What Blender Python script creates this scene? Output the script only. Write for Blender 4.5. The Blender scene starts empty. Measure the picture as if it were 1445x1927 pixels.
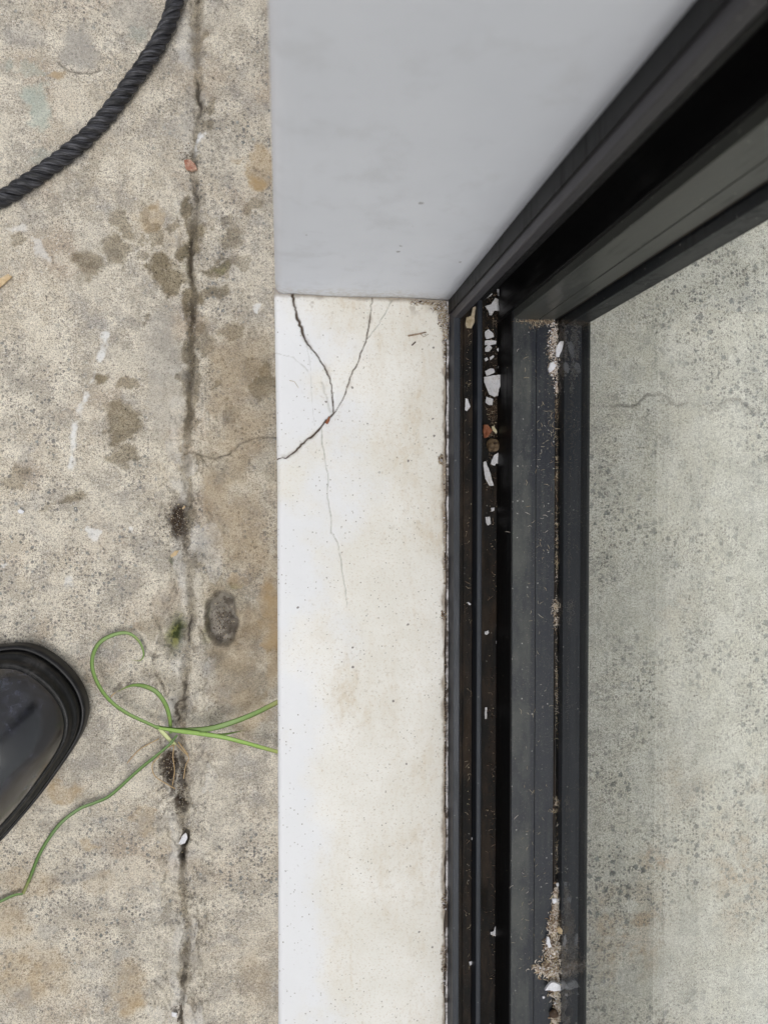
import bpy, bmesh, math, random
import numpy as np
from mathutils import Vector, Matrix

random.seed(7)
rng = np.random.default_rng(11)
S = bpy.context.scene
COL = S.collection
R = math.radians

# ------------------------------------------------------------------ camera
CX, CY, F = 722.5, 963.5, 1336.0            # photograph: 1445 x 1927
NX, NY = 540.0, 935.0                        # nadir in the photograph
CAMZ = 0.48
SILL = 0.08
a_, e_ = (NX - CX) / F, (CY - NY) / F
Zc = -Vector((a_, e_, -1)).normalized()
y0 = Vector((-0.003, 1, 0)).normalized()
Yc = (y0 - y0.dot(Zc) * Zc).normalized()
Xc = Yc.cross(Zc).normalized()
M = Matrix((Xc, Yc, Zc))                     # rows: camera -> world
cam_d = bpy.data.cameras.new('camera')
cam = bpy.data.objects.new('camera', cam_d)
COL.objects.link(cam)
cam.matrix_world = Matrix.Translation((0, 0, CAMZ)) @ M.to_4x4()
cam_d.sensor_fit = 'VERTICAL'
cam_d.sensor_height = 36.0
cam_d.sensor_width = 36.0
cam_d.lens = 36.0 * F / 1927.0
cam_d.clip_start = 0.01
cam_d.clip_end = 500
cam_d.dof.use_dof = True
cam_d.dof.focus_distance = 0.43
cam_d.dof.aperture_fstop = 11.0
S.camera = cam


def P(px, py, z=0.0):
    """pixel of the photograph -> point at height z"""
    d = M @ Vector(((px - CX) / F, -(py - CY) / F, -1))
    k = (z - CAMZ) / d.z
    return Vector((d.x * k, d.y * k, z))


def PY(px, py, Y):
    """pixel -> point on the upright plane at Y"""
    d = M @ Vector(((px - CX) / F, -(py - CY) / F, -1))
    k = Y / d.y
    return Vector((d.x * k, Y, CAMZ + d.z * k))


# ------------------------------------------------------------------ light
SUN_EL, SUN_AZ = R(74), R(-100)               # azimuth, counter-clockwise from +X
W = bpy.data.worlds.new('World')
S.world = W
W.use_nodes = True
wn = W.node_tree.nodes
wl = W.node_tree.links
wn.clear()
sky = wn.new('ShaderNodeTexSky')
sky.sky_type = 'NISHITA'
sky.sun_disc = False
sky.sun_elevation = SUN_EL
sky.sun_rotation = math.pi / 2 - SUN_AZ
sky.air_density = 1.0
sky.dust_density = 5.0
sky.ozone_density = 1.0
hsv = wn.new('ShaderNodeHueSaturation')
hsv.inputs['Saturation'].default_value = 0.22
bg = wn.new('ShaderNodeBackground')
bg.inputs['Strength'].default_value = 0.15
wo = wn.new('ShaderNodeOutputWorld')
wl.new(sky.outputs[0], hsv.inputs['Color'])
wl.new(hsv.outputs[0], bg.inputs['Color'])
wl.new(bg.outputs[0], wo.inputs['Surface'])
sd = bpy.data.lights.new('sun', 'SUN')
sd.energy = 0.9
sd.angle = R(35)
sd.color = (1.0, 0.975, 0.94)
so = bpy.data.objects.new('sun', sd)
COL.objects.link(so)
sv = Vector((math.cos(SUN_EL) * math.cos(SUN_AZ), math.cos(SUN_EL) * math.sin(SUN_AZ), math.sin(SUN_EL)))
so.rotation_euler = sv.to_track_quat('Z', 'Y').to_euler()
so.location = (-3, 3, 5)
S.view_settings.view_transform = 'Standard'
S.view_settings.look = 'None'
S.view_settings.exposure = 0.0
S.view_settings.gamma = 1
S.view_settings.use_curve_mapping = False
S.render.engine = 'CYCLES'
S.cycles.transparent_max_bounces = 24
S.cycles.max_bounces = 10


# ------------------------------------------------------------------ helpers
def tag(o, label=None, cat=None, group=None, kind=None):
    if label: o['label'] = label
    if cat: o['category'] = cat
    if group: o['group'] = group
    if kind: o['kind'] = kind
    return o


def link(name, me, mats=None, parent=None, smooth=False):
    o = bpy.data.objects.new(name, me)
    COL.objects.link(o)
    if parent: o.parent = parent
    for m in (mats if isinstance(mats, (list, tuple)) else [mats]):
        if m: me.materials.append(m)
    if smooth:
        me.polygons.foreach_set('use_smooth', [True] * len(me.polygons))
    return o


def mesh_obj(name, vs, fs, mats, parent=None, smooth=False, mi=None):
    me = bpy.data.meshes.new(name)
    me.from_pydata([tuple(v) for v in vs], [], fs)
    o = link(name, me, mats, parent, smooth)
    if mi is not None:
        me.polygons.foreach_set('material_index', mi)
    me.update()
    return o


def empty(name, loc=(0, 0, 0)):
    o = bpy.data.objects.new(name, None)
    o.empty_display_size = 0.05
    o.location = loc
    COL.objects.link(o)
    return o


class MB:
    """collects boxes and tubes for ONE mesh"""
    def __init__(s): s.v = []; s.f = []; s.m = []
    def box(s, x0, x1, y0_, y1, z0, z1, m=0):
        n = len(s.v)
        s.v += [(x0, y0_, z0), (x1, y0_, z0), (x1, y1, z0), (x0, y1, z0), (x0, y0_, z1), (x1, y0_, z1), (x1, y1, z1), (x0, y1, z1)]
        q = [(0, 3, 2, 1), (4, 5, 6, 7), (0, 1, 5, 4), (1, 2, 6, 5), (2, 3, 7, 6), (3, 0, 4, 7)]
        s.f += [tuple(n + i for i in k) for k in q]; s.m += [m] * 6
        return s
    def tube(s, pts, rad, seg=6, m=0):
        n0 = len(s.v)
        pts = [Vector(p) for p in pts]
        if not hasattr(rad, '__len__'): rad = [rad] * len(pts)
        for i, p in enumerate(pts):
            t = (pts[min(i + 1, len(pts) - 1)] - pts[max(i - 1, 0)]).normalized()
            up = Vector((0, 0, 1)) if abs(t.z) < .9 else Vector((1, 0, 0))
            a = t.cross(up).normalized(); b = a.cross(t)
            for k in range(seg):
                an = 2 * math.pi * k / seg
                s.v.append(tuple(p + (a * math.cos(an) + b * math.sin(an)) * rad[i]))
        for i in range(len(pts) - 1):
            for k in range(seg):
                k2 = (k + 1) % seg
                s.f.append((n0 + i * seg + k, n0 + i * seg + k2, n0 + (i + 1) * seg + k2, n0 + (i + 1) * seg + k)); s.m.append(m)
        s.f.append(tuple(n0 + k for k in range(seg))[::-1]); s.m.append(m)
        s.f.append(tuple(n0 + (len(pts) - 1) * seg + k for k in range(seg))); s.m.append(m)
        return s
    def build(s, name, mats, parent=None, smooth=False, bevel=0):
        o = mesh_obj(name, s.v, s.f, mats, parent, smooth, s.m)
        if bevel:
            b = o.modifiers.new('bevel', 'BEVEL'); b.width = bevel; b.segments = 2; b.limit_method = 'ANGLE'
        return o


# numpy noise
def _hash(ix, iy, seed):
    h = (ix.astype(np.int64) * 374761393 + iy.astype(np.int64) * 668265263 + seed * 974711) & 0x7fffffff
    h = ((h ^ (h >> 13)) * 1274126177) & 0x7fffffff
    return ((h ^ (h >> 16)) & 0xffff) / 65535.0


def vnoise(x, y, seed=0):
    ix = np.floor(x); iy = np.floor(y)
    fx = x - ix; fy = y - iy
    fx = fx * fx * (3 - 2 * fx); fy = fy * fy * (3 - 2 * fy)
    a = _hash(ix, iy, seed); b = _hash(ix + 1, iy, seed); c = _hash(ix, iy + 1, seed); d = _hash(ix + 1, iy + 1, seed)
    return (a * (1 - fx) + b * fx) * (1 - fy) + (c * (1 - fx) + d * fx) * fy


def fbm(x, y, scale, octv=4, seed=0):
    """scale = size of the largest feature in metres; result about -1..1"""
    t = 0; amp = 1; tot = 0; k = 1.0 / scale
    for o in range(octv):
        t = t + amp * (vnoise(x * k + 13.1 * o, y * k + 7.7 * o, seed + o) * 2 - 1)
        tot += amp; amp *= .55; k *= 2.03
    return t / tot


def sstep(a, b, x):
    t = np.clip((x - a) / (b - a), 0, 1)
    return t * t * (3 - 2 * t)


def poly_dist(X, Y, pts):
    """distance to a polyline and parameter along it"""
    best = np.full(X.shape, 9.9); par = np.zeros(X.shape)
    n = len(pts) - 1
    for i in range(n):
        ax, ay = pts[i][0], pts[i][1]; bx, by = pts[i + 1][0], pts[i + 1][1]
        dx, dy = bx - ax, by - ay
        L = dx * dx + dy * dy + 1e-15
        t = np.clip(((X - ax) * dx + (Y - ay) * dy) / L, 0, 1)
        d = np.hypot(X - ax - t * dx, Y - ay - t * dy)
        m = d < best
        best = np.where(m, d, best); par = np.where(m, (i + t) / n, par)
    return best, par


def jitter_line(pts, amp=1.2, sub=6, seed=1):
    """roughen a pixel polyline"""
    r = random.Random(seed); out = []
    for i in range(len(pts) - 1):
        a, b = pts[i], pts[i + 1]
        for k in range(sub):
            t = k / sub
            out.append((a[0] + (b[0] - a[0]) * t + (r.uniform(-amp, amp) if k else 0), a[1] + (b[1] - a[1]) * t + (r.uniform(-amp, amp) if k else 0)))
    out.append(pts[-1])
    return out


def grid_mesh(name, Xs, Ys, Zs, attrs, mats, parent=None):
    """Xs, Ys, Zs: 2-D arrays (rows, cols)"""
    r, c = Xs.shape
    me = bpy.data.meshes.new(name)
    me.vertices.add(r * c)
    me.vertices.foreach_set('co', np.stack([Xs, Ys, Zs], -1).astype(np.float32).ravel())
    i = np.arange((r - 1) * (c - 1)); ri = i // (c - 1); ci = i % (c - 1)
    a = ri * c + ci
    q = np.stack([a, a + 1, a + c + 1, a + c], -1)
    me.loops.add(q.size); me.loops.foreach_set('vertex_index', q.ravel().astype(np.int32))
    me.polygons.add(len(q))
    me.polygons.foreach_set('loop_start', (np.arange(len(q)) * 4).astype(np.int32))
    me.polygons.foreach_set('use_smooth', np.ones(len(q), dtype=bool))
    for k, v in attrs.items():
        at = me.attributes.new(k, 'FLOAT', 'POINT')
        at.data.foreach_set('value', v.astype(np.float32).ravel())
    me.update(calc_edges=True)
    return link(name, me, mats, parent)


# ------------------------------------------------------------------ node materials
class Mat:
    def __init__(s, name, rough=.6, metal=0, spec=.5):
        s.m = bpy.data.materials.new(name); s.m.use_nodes = True
        s.t = s.m.node_tree; s.n = s.t.nodes; s.l = s.t.links
        s.b = s.n['Principled BSDF']
        s.b.inputs['Roughness'].default_value = rough
        s.b.inputs['Metallic'].default_value = metal
        s.b.inputs['Specular IOR Level'].default_value = spec
        tc = s.n.new('ShaderNodeTexCoord'); s.co = tc.outputs['Object']
    def _set(s, sock, v):
        if isinstance(v, (int, float)): sock.default_value = v
        elif isinstance(v, tuple): sock.default_value = (*v, 1) if len(v) == 3 and sock.type == 'RGBA' else v
        else: s.l.new(v, sock)
    def mapping(s, scale=(1, 1, 1), loc=(0, 0, 0), rot=(0, 0, 0)):
        m = s.n.new('ShaderNodeMapping'); s.l.new(s.co, m.inputs[0])
        m.inputs['Scale'].default_value = scale; m.inputs['Location'].default_value = loc; m.inputs['Rotation'].default_value = rot
        return m.outputs[0]
    def noise(s, scale, detail=4, rough=.55, co=None, dist=0):
        n = s.n.new('ShaderNodeTexNoise'); s.l.new(co or s.co, n.inputs['Vector'])
        n.inputs['Scale'].default_value = scale; n.inputs['Detail'].default_value = detail
        n.inputs['Roughness'].default_value = rough; n.inputs['Distortion'].default_value = dist
        return n.outputs[0]
    def voro(s, scale, out='Distance', rand=1, co=None, feat='F1'):
        n = s.n.new('ShaderNodeTexVoronoi'); s.l.new(co or s.co, n.inputs['Vector'])
        n.feature = feat
        n.inputs['Scale'].default_value = scale; n.inputs['Randomness'].default_value = rand
        return n.outputs[out]
    def warp(s, scale, amt, co=None):
        n = s.n.new('ShaderNodeTexNoise'); s.l.new(co or s.co, n.inputs['Vector']); n.inputs['Scale'].default_value = scale
        n.inputs['Detail'].default_value = 3
        v = s.n.new('ShaderNodeVectorMath'); v.operation = 'MULTIPLY_ADD'
        s.l.new(n.outputs['Color'], v.inputs[0]); v.inputs[1].default_value = (amt,) * 3; s.l.new(co or s.co, v.inputs[2])
        return v.outputs[0]
    def step(s, v, a, b, lo=0.0, hi=1.0):
        n = s.n.new('ShaderNodeMapRange'); n.clamp = True; n.interpolation_type = 'SMOOTHSTEP'
        s.l.new(v, n.inputs[0]); n.inputs[1].default_value = a; n.inputs[2].default_value = b; n.inputs[3].default_value = lo; n.inputs[4].default_value = hi
        return n.outputs[0]
    def math(s, op, a, b=0.0, c=0.0):
        n = s.n.new('ShaderNodeMath'); n.operation = op
        for i, v in enumerate((a, b, c)):
            s._set(n.inputs[i], v)
        return n.outputs[0]
    def mix(s, f, a, b, mode='MIX'):
        n = s.n.new('ShaderNodeMix'); n.data_type = 'RGBA'; n.blend_type = mode
        s._set(n.inputs[0], f); s._set(n.inputs[6], a); s._set(n.inputs[7], b)
        return n.outputs[2]
    def attr(s, name):
        n = s.n.new('ShaderNodeAttribute'); n.attribute_name = name
        return n.outputs['Fac']
    def sep(s, v, ch):
        n = s.n.new('ShaderNodeSeparateXYZ'); s.l.new(v, n.inputs[0]); return n.outputs[ch]
    def color(s, v): s._set(s.b.inputs['Base Color'], v); return s
    def rough(s, v): s._set(s.b.inputs['Roughness'], v); return s
    def bump(s, h, strength=.3, dist=.001):
        n = s.n.new('ShaderNodeBump'); n.inputs['Strength'].default_value = strength; n.inputs['Distance'].default_value = dist
        s.l.new(h, n.inputs['Height'])
        prev = s.b.inputs['Normal'].links
        if prev: s.l.new(prev[0].from_socket, n.inputs['Normal'])
        s.l.new(n.outputs[0], s.b.inputs['Normal']); return s


def concrete(name, inside=False):
    m = Mat(name, .9, spec=.25)
    w = m.warp(160, .002)
    big = m.noise(14, 5, .6); mid = m.noise(60, 5, .65); fine = m.noise(520, 3, .7); fine2 = m.noise(1100, 2, .7)
    if inside:
        A, B, Cc = (.80, .77, .67), (.68, .665, .59), (.85, .83, .76)
    else:
        A, B, Cc = (.62, .555, .445), (.445, .41, .345), (.755, .70, .59)
    c = m.mix(m.step(big, .38, .62), B, A)
    c = m.mix(m.step(mid, .42, .66), c, Cc)
    c = m.mix(m.step(mid, .30, .46, .75, 0), c, B)
    if not inside:
        pk = m.noise(23, 3, .5, m.mapping(loc=(3.3, 1.7, 0)))
        c = m.mix(m.step(pk, .52, .7, 0, .55), c, (.44, .345, .25))
        gr = m.noise(31, 4, .6, m.mapping(loc=(7.3, 2.7, 0)))
        c = m.mix(m.step(gr, .55, .7, 0, .6), c, (.36, .35, .34))
    else:
        c = m.mix(m.math('MULTIPLY', m.attr('rust'), m.step(m.noise(48, 5, .7), .40, .6, .1, .85)), c, (.52, .35, .20))
    skin = m.step(m.noise(30, 9, .72, m.mapping(loc=(4.1, 9.3, 0))), .50, .56)
    c = m.mix(m.math('MULTIPLY', skin, .55), c, Cc)
    worn = m.step(m.noise(42, 9, .75, m.mapping(loc=(14.1, 3.3, 0))), .53, .60)
    c = m.mix(m.math('MULTIPLY', worn, .5), c, (.36, .335, .30) if not inside else (.50, .50, .46))
    sm = m.math('MAXIMUM', m.attr('smooth'), m.math('MULTIPLY', skin, .55))
    keep = m.math('SUBTRACT', 1.0, sm)
    # aggregate: dark stones of three sizes
    def stones(sc, thr_dens, size, colr, mk, seed):
        co = m.warp(900 if sc > 200 else 420, .0018 if sc > 220 else .0050, m.mapping(loc=(seed, seed * .7, 0)))
        n = m.n.new('ShaderNodeTexVoronoi'); m.l.new(co, n.inputs['Vector']); n.inputs['Scale'].default_value = sc
        d = n.outputs['Distance']
        rn = m.sep(n.outputs['Color'], 0)
        on = m.step(rn, thr_dens, thr_dens + .08)
        f = m.math('MULTIPLY', m.step(d, size, size * .86), on)
        f = m.math('MULTIPLY', f, mk)
        return f, m.mix(m.sep(n.outputs['Color'], 1), colr[0], colr[1])
    dens = m.step(m.noise(9, 3, .5, m.mapping(loc=(1.3, 5.1, 0))), .40, .58, .25, 1.0)
    f3, c3 = stones(170 if inside else 300, .66 if inside else .78, .40 if inside else .36, ((.10, .12, .13), (.34, .36, .35)), m.math('MULTIPLY', dens, keep), 2.2)
    c = m.mix(m.math('MULTIPLY', f3, .9), c, c3)
    if inside:
        f4, c4 = stones(330, .74, .42, ((.10, .12, .13), (.36, .38, .37)), m.math('MULTIPLY', dens, keep), 12.2)
        c = m.mix(m.math('MULTIPLY', f4, .9), c, c4)
    f2, c2 = stones(430, .56, .42, ((.10, .11, .115), (.26, .24, .22)), m.math('MULTIPLY', dens, keep), 4.1)
    c = m.mix(m.math('MULTIPLY', f2, .85), c, c2)
    f1, c1 = stones(1250, .45, .5, ((.12, .11, .10), (.34, .30, .26)), m.math('MULTIPLY', m.step(mid, .33, .5, .45, 1), keep), 6.4)
    c = m.mix(m.math('MULTIPLY', f1, .75), c, c1)
    fl, cl = stones(800, .80, .45, ((.68, .65, .58), (.74, .71, .66)), keep, 8.4)
    c = m.mix(m.math('MULTIPLY', fl, .7), c, cl)
    pit = m.step(fine, .43, .32)
    gd = m.step(m.noise(24, 5, .65, m.mapping(loc=(6.6, 2.9, 0))), .36, .60, .18, 1.0)
    c = m.mix(m.math('MULTIPLY', m.math('MULTIPLY', pit, .95), gd), c, (.12, .105, .09))
    p2_ = m.step(m.noise(330, 5, .75, m.mapping(loc=(2.2, 8.8, 0))), .40, .34)
    c = m.mix(m.math('MULTIPLY', m.math('MULTIPLY', p2_, m.math('SUBTRACT', 1.0, m.math('MULTIPLY', sm, .8))), .75), c, (.14, .13, .115))
    c = m.mix(m.step(fine2, .36, .56, .5, 0), c, (.15, .13, .11))
    # marks with shapes of their own
    if not inside:
        c = m.mix(m.math('MULTIPLY', m.attr('ochre'), m.step(mid, .3, .6, .45, .95)), c, (.40, .285, .15))
        c = m.mix(m.math('MULTIPLY', m.attr('grey'), .75), c, m.mix(fine, (.22, .21, .195), (.44, .42, .39)))
        c = m.mix(m.attr('stain'), c, m.mix(1.0, c, (.46, .425, .355), 'MULTIPLY'))
        c = m.mix(m.math('MULTIPLY', m.attr('teal'), .45), c, (.36, .46, .42))
        c = m.mix(m.math('MULTIPLY', m.attr('white'), m.step(fine, .3, .45, .3, 1)), c, (.74, .74, .73))
        c = m.mix(m.attr('moss'), c, m.mix(m.step(m.noise(260, 3), .4, .62), (.035, .045, .014), (.20, .20, .065)))
        c = m.mix(m.attr('soil'), c, m.mix(fine, (.02, .015, .012), (.10, .075, .055)))
    c = m.mix(m.attr('crack'), c, (.05, .042, .035))  # outdoors this also holds the shade painted along the mortar step edges
    m.color(c)
    m.bump(fine, .55, .0012)
    m.bump(m.noise(1400, 2, .6), .35, .0006)
    m.bump(mid, .3, .002)
    return m.m


def aluminium(name, base, dust=(.2, .2, .17), amount=.5, rough=.38, streak=(1, .06, 1), brown=0.0, speck=.5):
    m = Mat(name, rough, 0, .3)
    st = m.noise(300, 4, .6, m.mapping(streak)); bl = m.noise(40, 5, .6); sp = m.noise(900, 2, .5)
    f = m.math('MULTIPLY', m.step(st, .35, .75), m.step(bl, .35, .7))
    c = m.mix(m.math('MULTIPLY', f, amount), base, dust)
    if name.startswith('dusty'):
        xx = m.sep(m.co, 0)
        bd = m.math('MULTIPLY', m.step(xx, .1385, .1365), m.step(xx, .1262, .1275))
        c = m.mix(m.math('MULTIPLY', bd, m.step(m.noise(70, 6, .7, m.mapping((1, .5, 1))), .35, .65, .05, .45)), c, (.13, .135, .118))
        lt = m.noise(1300, 4, .8, m.mapping((1, 1, 1)), 1.5)
        c = m.mix(m.math('MULTIPLY', m.step(lt, .56, .66), m.step(m.noise(55, 4, .7), .38, .6, .1, .7)), c, (.20, .19, .16))
    if brown:
        c = m.mix(m.math('MULTIPLY', m.step(m.noise(120, 5, .7, m.mapping((1, .25, 1))), .38, .68), brown), c, (.055, .036, .022))
    v = m.n.new('ShaderNodeTexVoronoi'); m.l.new(m.warp(1500, .0008), v.inputs['Vector']); v.inputs['Scale'].default_value = 330
    on = m.math('MULTIPLY', m.step(v.outputs['Distance'], .17, .09), m.step(m.sep(v.outputs['Color'], 0), .86, .9))
    c = m.mix(m.math('MULTIPLY', on, speck), c, (.5, .49, .45))
    c = m.mix(m.math('MULTIPLY', m.step(sp, .62, .75), speck * .35), c, (.25, .24, .21))
    m.color(c)
    m.rough(m.step(f, 0, 1, rough, min(1, rough + .35)))
    m.bump(st, .08, .0004); m.bump(sp, .12, .0003)
    return m.m


M_GROUND = concrete('outdoor_concrete')
M_FLOOR = concrete('ground_concrete', True)
M_RAIL = aluminium('dusty_sash_aluminium', (.014, .017, .025), (.10, .105, .095), .55, .42, speck=.75)
M_LIPS = aluminium('side_lip_aluminium', (.042, .040, .045), (.08, .08, .08), .3, .4, streak=(1, 1, .05), speck=.2)
M_LIP = aluminium('dark_lip_aluminium', (.022, .026, .034), (.08, .08, .075), .4, .36, speck=.3)
M_TRACK = aluminium('dirty_track', (.004, .0037, .0034), (.022, .017, .013), .6, .7, brown=.6, speck=.35)
M_RIDGE = aluminium('track_ridge', (.018, .022, .030), (.07, .07, .065), .5, .45, speck=.2)
M_SIDE = aluminium('side_frame_aluminium', (.006, .006, .0065), (.03, .03, .028), .3, .34, streak=(1, 1, .06), speck=.15)
M_STILE = aluminium('stile_aluminium', (.055, .058, .053), (.10, .10, .09), .35, .30, streak=(1, 1, .05), speck=.25)
M_BLACK = aluminium('black_recess', (.004, .004, .0045), (.01, .01, .01), .3, .5, speck=.06)
M_BEAD = aluminium('inner_bead_aluminium', (.05, .055, .055), (.13, .13, .12), .5, .45, speck=.6)
M_SPACER = aluminium('spacer_aluminium', (.008, .011, .017), (.05, .05, .05), .5, .45, speck=.5)
M_RUBBER_SEAL = aluminium('seal_rubber', (.008, .008, .008), (.10, .08, .06), .8, .7, brown=.5, speck=.6)

# ------------------------------------------------------------------ pavement
JOINT = [(372, -40), (366, 60), (372, 130), (378, 200), (368, 260), (366, 330), (372, 380), (364, 430), (360, 500), (366, 560),
         (358, 620), (362, 690), (356, 760), (352, 830), (354, 900), (356, 960), (350, 1030), (357, 1090), (360, 1160), (352, 1230),
         (350, 1290), (343, 1340), (338, 1400), (346, 1450), (345, 1490), (342, 1530), (350, 1575), (346, 1625), (342, 1680), (352, 1730),
         (350, 1790), (344, 1850), (340, 1900), (342, 1990)]


def blob(X, Y, px, py, rx, ry, ang=0, soft=.35, wx=None, wy=None, z=0):
    c = P(px, py, z); k = (CAMZ - z) / F
    rx *= k; ry *= k
    dx = X + (wx if wx is not None else 0) - c.x; dy = Y + (wy if wy is not None else 0) - c.y
    a = R(ang); u = dx * math.cos(a) + dy * math.sin(a); v = -dx * math.sin(a) + dy * math.cos(a)
    d = np.hypot(u / rx, v / ry)
    return 1 - sstep(1 - soft, 1 + soft * .4, d)


def make_pavement():
    pxl = 0.00062
    xs = np.arange(-0.262, 0.012, pxl); ys = np.arange(-0.385, 0.375, pxl)
    xs = np.concatenate([[-40, -5, -1, -.4], xs, [.05]])
    ys = np.concatenate([[-40, -6, -1.2, -.5], ys, [.5, 1.2, 6, 40]])
    X, Y = np.meshgrid(xs, ys)
    wx = fbm(X, Y, .016, 6, 5) * .0095; wy = fbm(X, Y, .016, 6, 15) * .0095
    wx = wx + fbm(X, Y, .0045, 4, 25) * .0032; wy = wy + fbm(X, Y, .0045, 4, 35) * .0032
    near = ((np.abs(Y) < .42) & (X > -.3)).astype(float)
    B = lambda *a, **k: blob(X, Y, *a, wx=wx, wy=wy, **k) * near
    def mx(lst, **k):
        t = np.zeros_like(X)
        for a in lst:
            s = a[5] if len(a) > 5 else 1
            t = np.maximum(t, B(*a[:5], **k) * s)
        return t
    stain = mx([(158, 500, 25, 29, 0, .8), (220, 475, 27, 29, 0, .8), (236, 425, 15, 42, 30, .7), (303, 502, 19, 22, 0), (327, 530, 27, 27, 0), (345, 480, 15, 22, 0),
                (361, 402, 13, 34, 0), (371, 455, 17, 42, -20), (440, 447, 22, 30, 0, .7), (418, 506, 27, 13, 15, .9), (400, 560, 36, 17, 15, .8),
                (368, 580, 14, 40, 0), (386, 640, 20, 30, 0, .7), (435, 622, 25, 20, -40, .8), (46, 458, 17, 13, 30, .6), (472, 390, 25, 13, 15, .7),
                (194, 704, 17, 17, 0), (240, 719, 17, 17, 30, .8), (235, 800, 27, 42, 0, .9), (236, 858, 34, 20, 0, .8), (132, 930, 24, 14, 30, .8), (90, 950, 26, 8, 30, .5),
                (18, 895, 26, 20, 0, .6), (497, 722, 24, 48, 0, .9), (404, 718, 9, 9, 0, .8), (366, 95, 10, 34, 0, .7), (385, 190, 11, 22, 0, .7), (388, 235, 12, 14, 0, .7),
                (362, 700, 12, 60, 0, .8), (356, 770, 9, 40, 0, .7), (345, 1060, 28, 26, 0, .5), (285, 1180, 16, 34, 30, .55), (378, 1050, 14, 24, 0, .7), (400, 1330, 30, 16, 0, .35),
                (180, 1290, 14, 10, 0, .35), (165, 340, 12, 60, -35, .3), (470, 560, 14, 25, 0, .25), (440, 700, 60, 60, 0, .3), (500, 820, 40, 70, 0, .35)])
    ochre = mx([(482, 315, 30, 42, 0), (440, 290, 12, 12, 0, .7), (282, 418, 20, 34, 0, .7), (100, 135, 14, 12, 0, .7), (508, 1180, 24, 150, 0, .9), (470, 1330, 40, 60, 0, .5),
                (440, 980, 60, 50, 0, .45), (440, 1100, 26, 16, 0, .55), (120, 1485, 40, 20, 0, .75), (170, 1585, 22, 14, 0, .8), (270, 1540, 18, 26, 0, .6), (60, 1660, 60, 30, 0, .5),
                (200, 1660, 40, 30, 0, .4), (240, 1860, 40, 60, 0, .75), (60, 1830, 70, 60, 0, .6), (430, 1300, 40, 30, 0, .35), (20, 1730, 40, 40, 0, .5), (475, 1850, 40, 60, 0, .3)])
    ochre = ochre * (.55 + .45 * sstep(-.3, .35, fbm(X, Y, .009, 4, 60)))
    teal = mx([(70, 205, 26, 40, 0), (55, 130, 26, 16, 0, .6), (260, 60, 20, 14, 0, .4), (90, 300, 30, 20, 0, .4)])
    grey = mx([(148, 92, 46, 42, 0, .8), (255, 25, 50, 34, 0, .5), (40, 60, 34, 26, 0, .4), (225, 1790, 20, 20, 0, .6), (95, 1750, 24, 14, 0, .55), (150, 1650, 40, 14, 10, .4), (60, 1870, 16, 22, 0, .5),
               (310, 700, 32, 130, 0, .5), (355, 200, 20, 60, 0, .5), (230, 1420, 22, 14, 0, .3)])
    # cement smear on both sides of the joint: fewer grains
    smooth = np.clip(mx([(325, 760, 48, 200, 0), (320, 400, 40, 160, 0, .6), (410, 880, 50, 110, 0, .7), (300, 1130, 50, 110, 0, .8), (430, 1230, 50, 130, 0, .7), (380, 100, 40, 150, 0, .5), (345, 1400, 60, 120, 0, .4), (440, 1440, 60, 60, 0, .5)], soft=.7), 0, 1) * .85
    white = mx([(378, 268, 8, 14, 0), (371, 290, 5, 10, 0, .6), (495, 583, 10, 8, 0, .8), (40, 428, 14, 10, 0, .5), (80, 470, 7, 22, 10, .5), (250, 1000, 8, 7, 0, .7), (175, 1010, 6, 8, 0, .7), (8, 1068, 10, 6, 0, .6), (138, 1095, 7, 12, 0, .5)], soft=.5)
    dl, _ = poly_dist(X, Y, [P(*p) for p in jitter_line([(198, 630), (196, 660), (176, 715), (150, 770), (140, 810), (134, 880)], 2, 4, 3)])
    white = np.maximum(white, .8 * (1 - sstep(.0006, .0026, dl + fbm(X, Y, .007, 4, 9) * .0026)) * near * sstep(-.25, .25, fbm(X, Y, .007, 4, 77)))
    moss = np.maximum(blob(X, Y, 331, 1194, 19, 42, -5, soft=.8, wx=wx * .4, wy=wy * .4) * near, mx([(327, 1062, 7, 10, 0, .7), (420, 505, 12, 8, 20, .35), (358, 498, 8, 30, 0, .25), (430, 1112, 18, 9, 0, .3), (392, 1180, 7, 40, 0, .35)], soft=.8))
    soil = np.maximum(blob(X, Y, 335, 978, 17, 42, 0, soft=.5, wx=wx * .5, wy=wy * .3), blob(X, Y, 320, 1442, 14, 40, -5, soft=.5, wx=wx * .4, wy=wy * .3)) * near
    soil = np.maximum(soil, mx([(334, 975, 15, 36, 0), (322, 1440, 13, 34, -5, .95), (334, 1508, 13, 22, 0, .9), (350, 1590, 6, 12, 0, 1), (340, 1330, 5, 40, 0, .8), (315, 1475, 12, 20, 0, .6)], soft=.5))
    spk = (fbm(X, Y, .0022, 2, 41) > .28)
    soil = np.maximum(soil, mx([(335, 985, 34, 62, 0), (322, 1450, 46, 70, 0)], soft=.9) * spk * .8)
    soil = np.maximum(soil, mx([(285, 1235, 8, 6, 0), (222, 1296, 6, 14, 0), (240, 1290, 4, 12, 0)], soft=.5) * .5)
    # relief
    Z = fbm(X, Y, .05, 3, 2) * .0006 + fbm(X, Y, .006, 4, 3) * .0004 + fbm(X, Y, .0018, 2, 8) * .00018
    jp = [P(*p) for p in jitter_line(JOINT, 3.6, 4, 5)]
    dj, tj = poly_dist(X + fbm(X, Y, .004, 4, 101) * .0016 * near, Y + fbm(X, Y, .004, 4, 102) * .0016 * near, jp)
    jx = np.interp(Y, [p.y for p in jp][::-1], [p.x for p in jp][::-1])
    wj = .0007 + .0012 * np.clip(fbm(X * 0, Y, .03, 3, 31) + .15, 0, 1)
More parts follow.
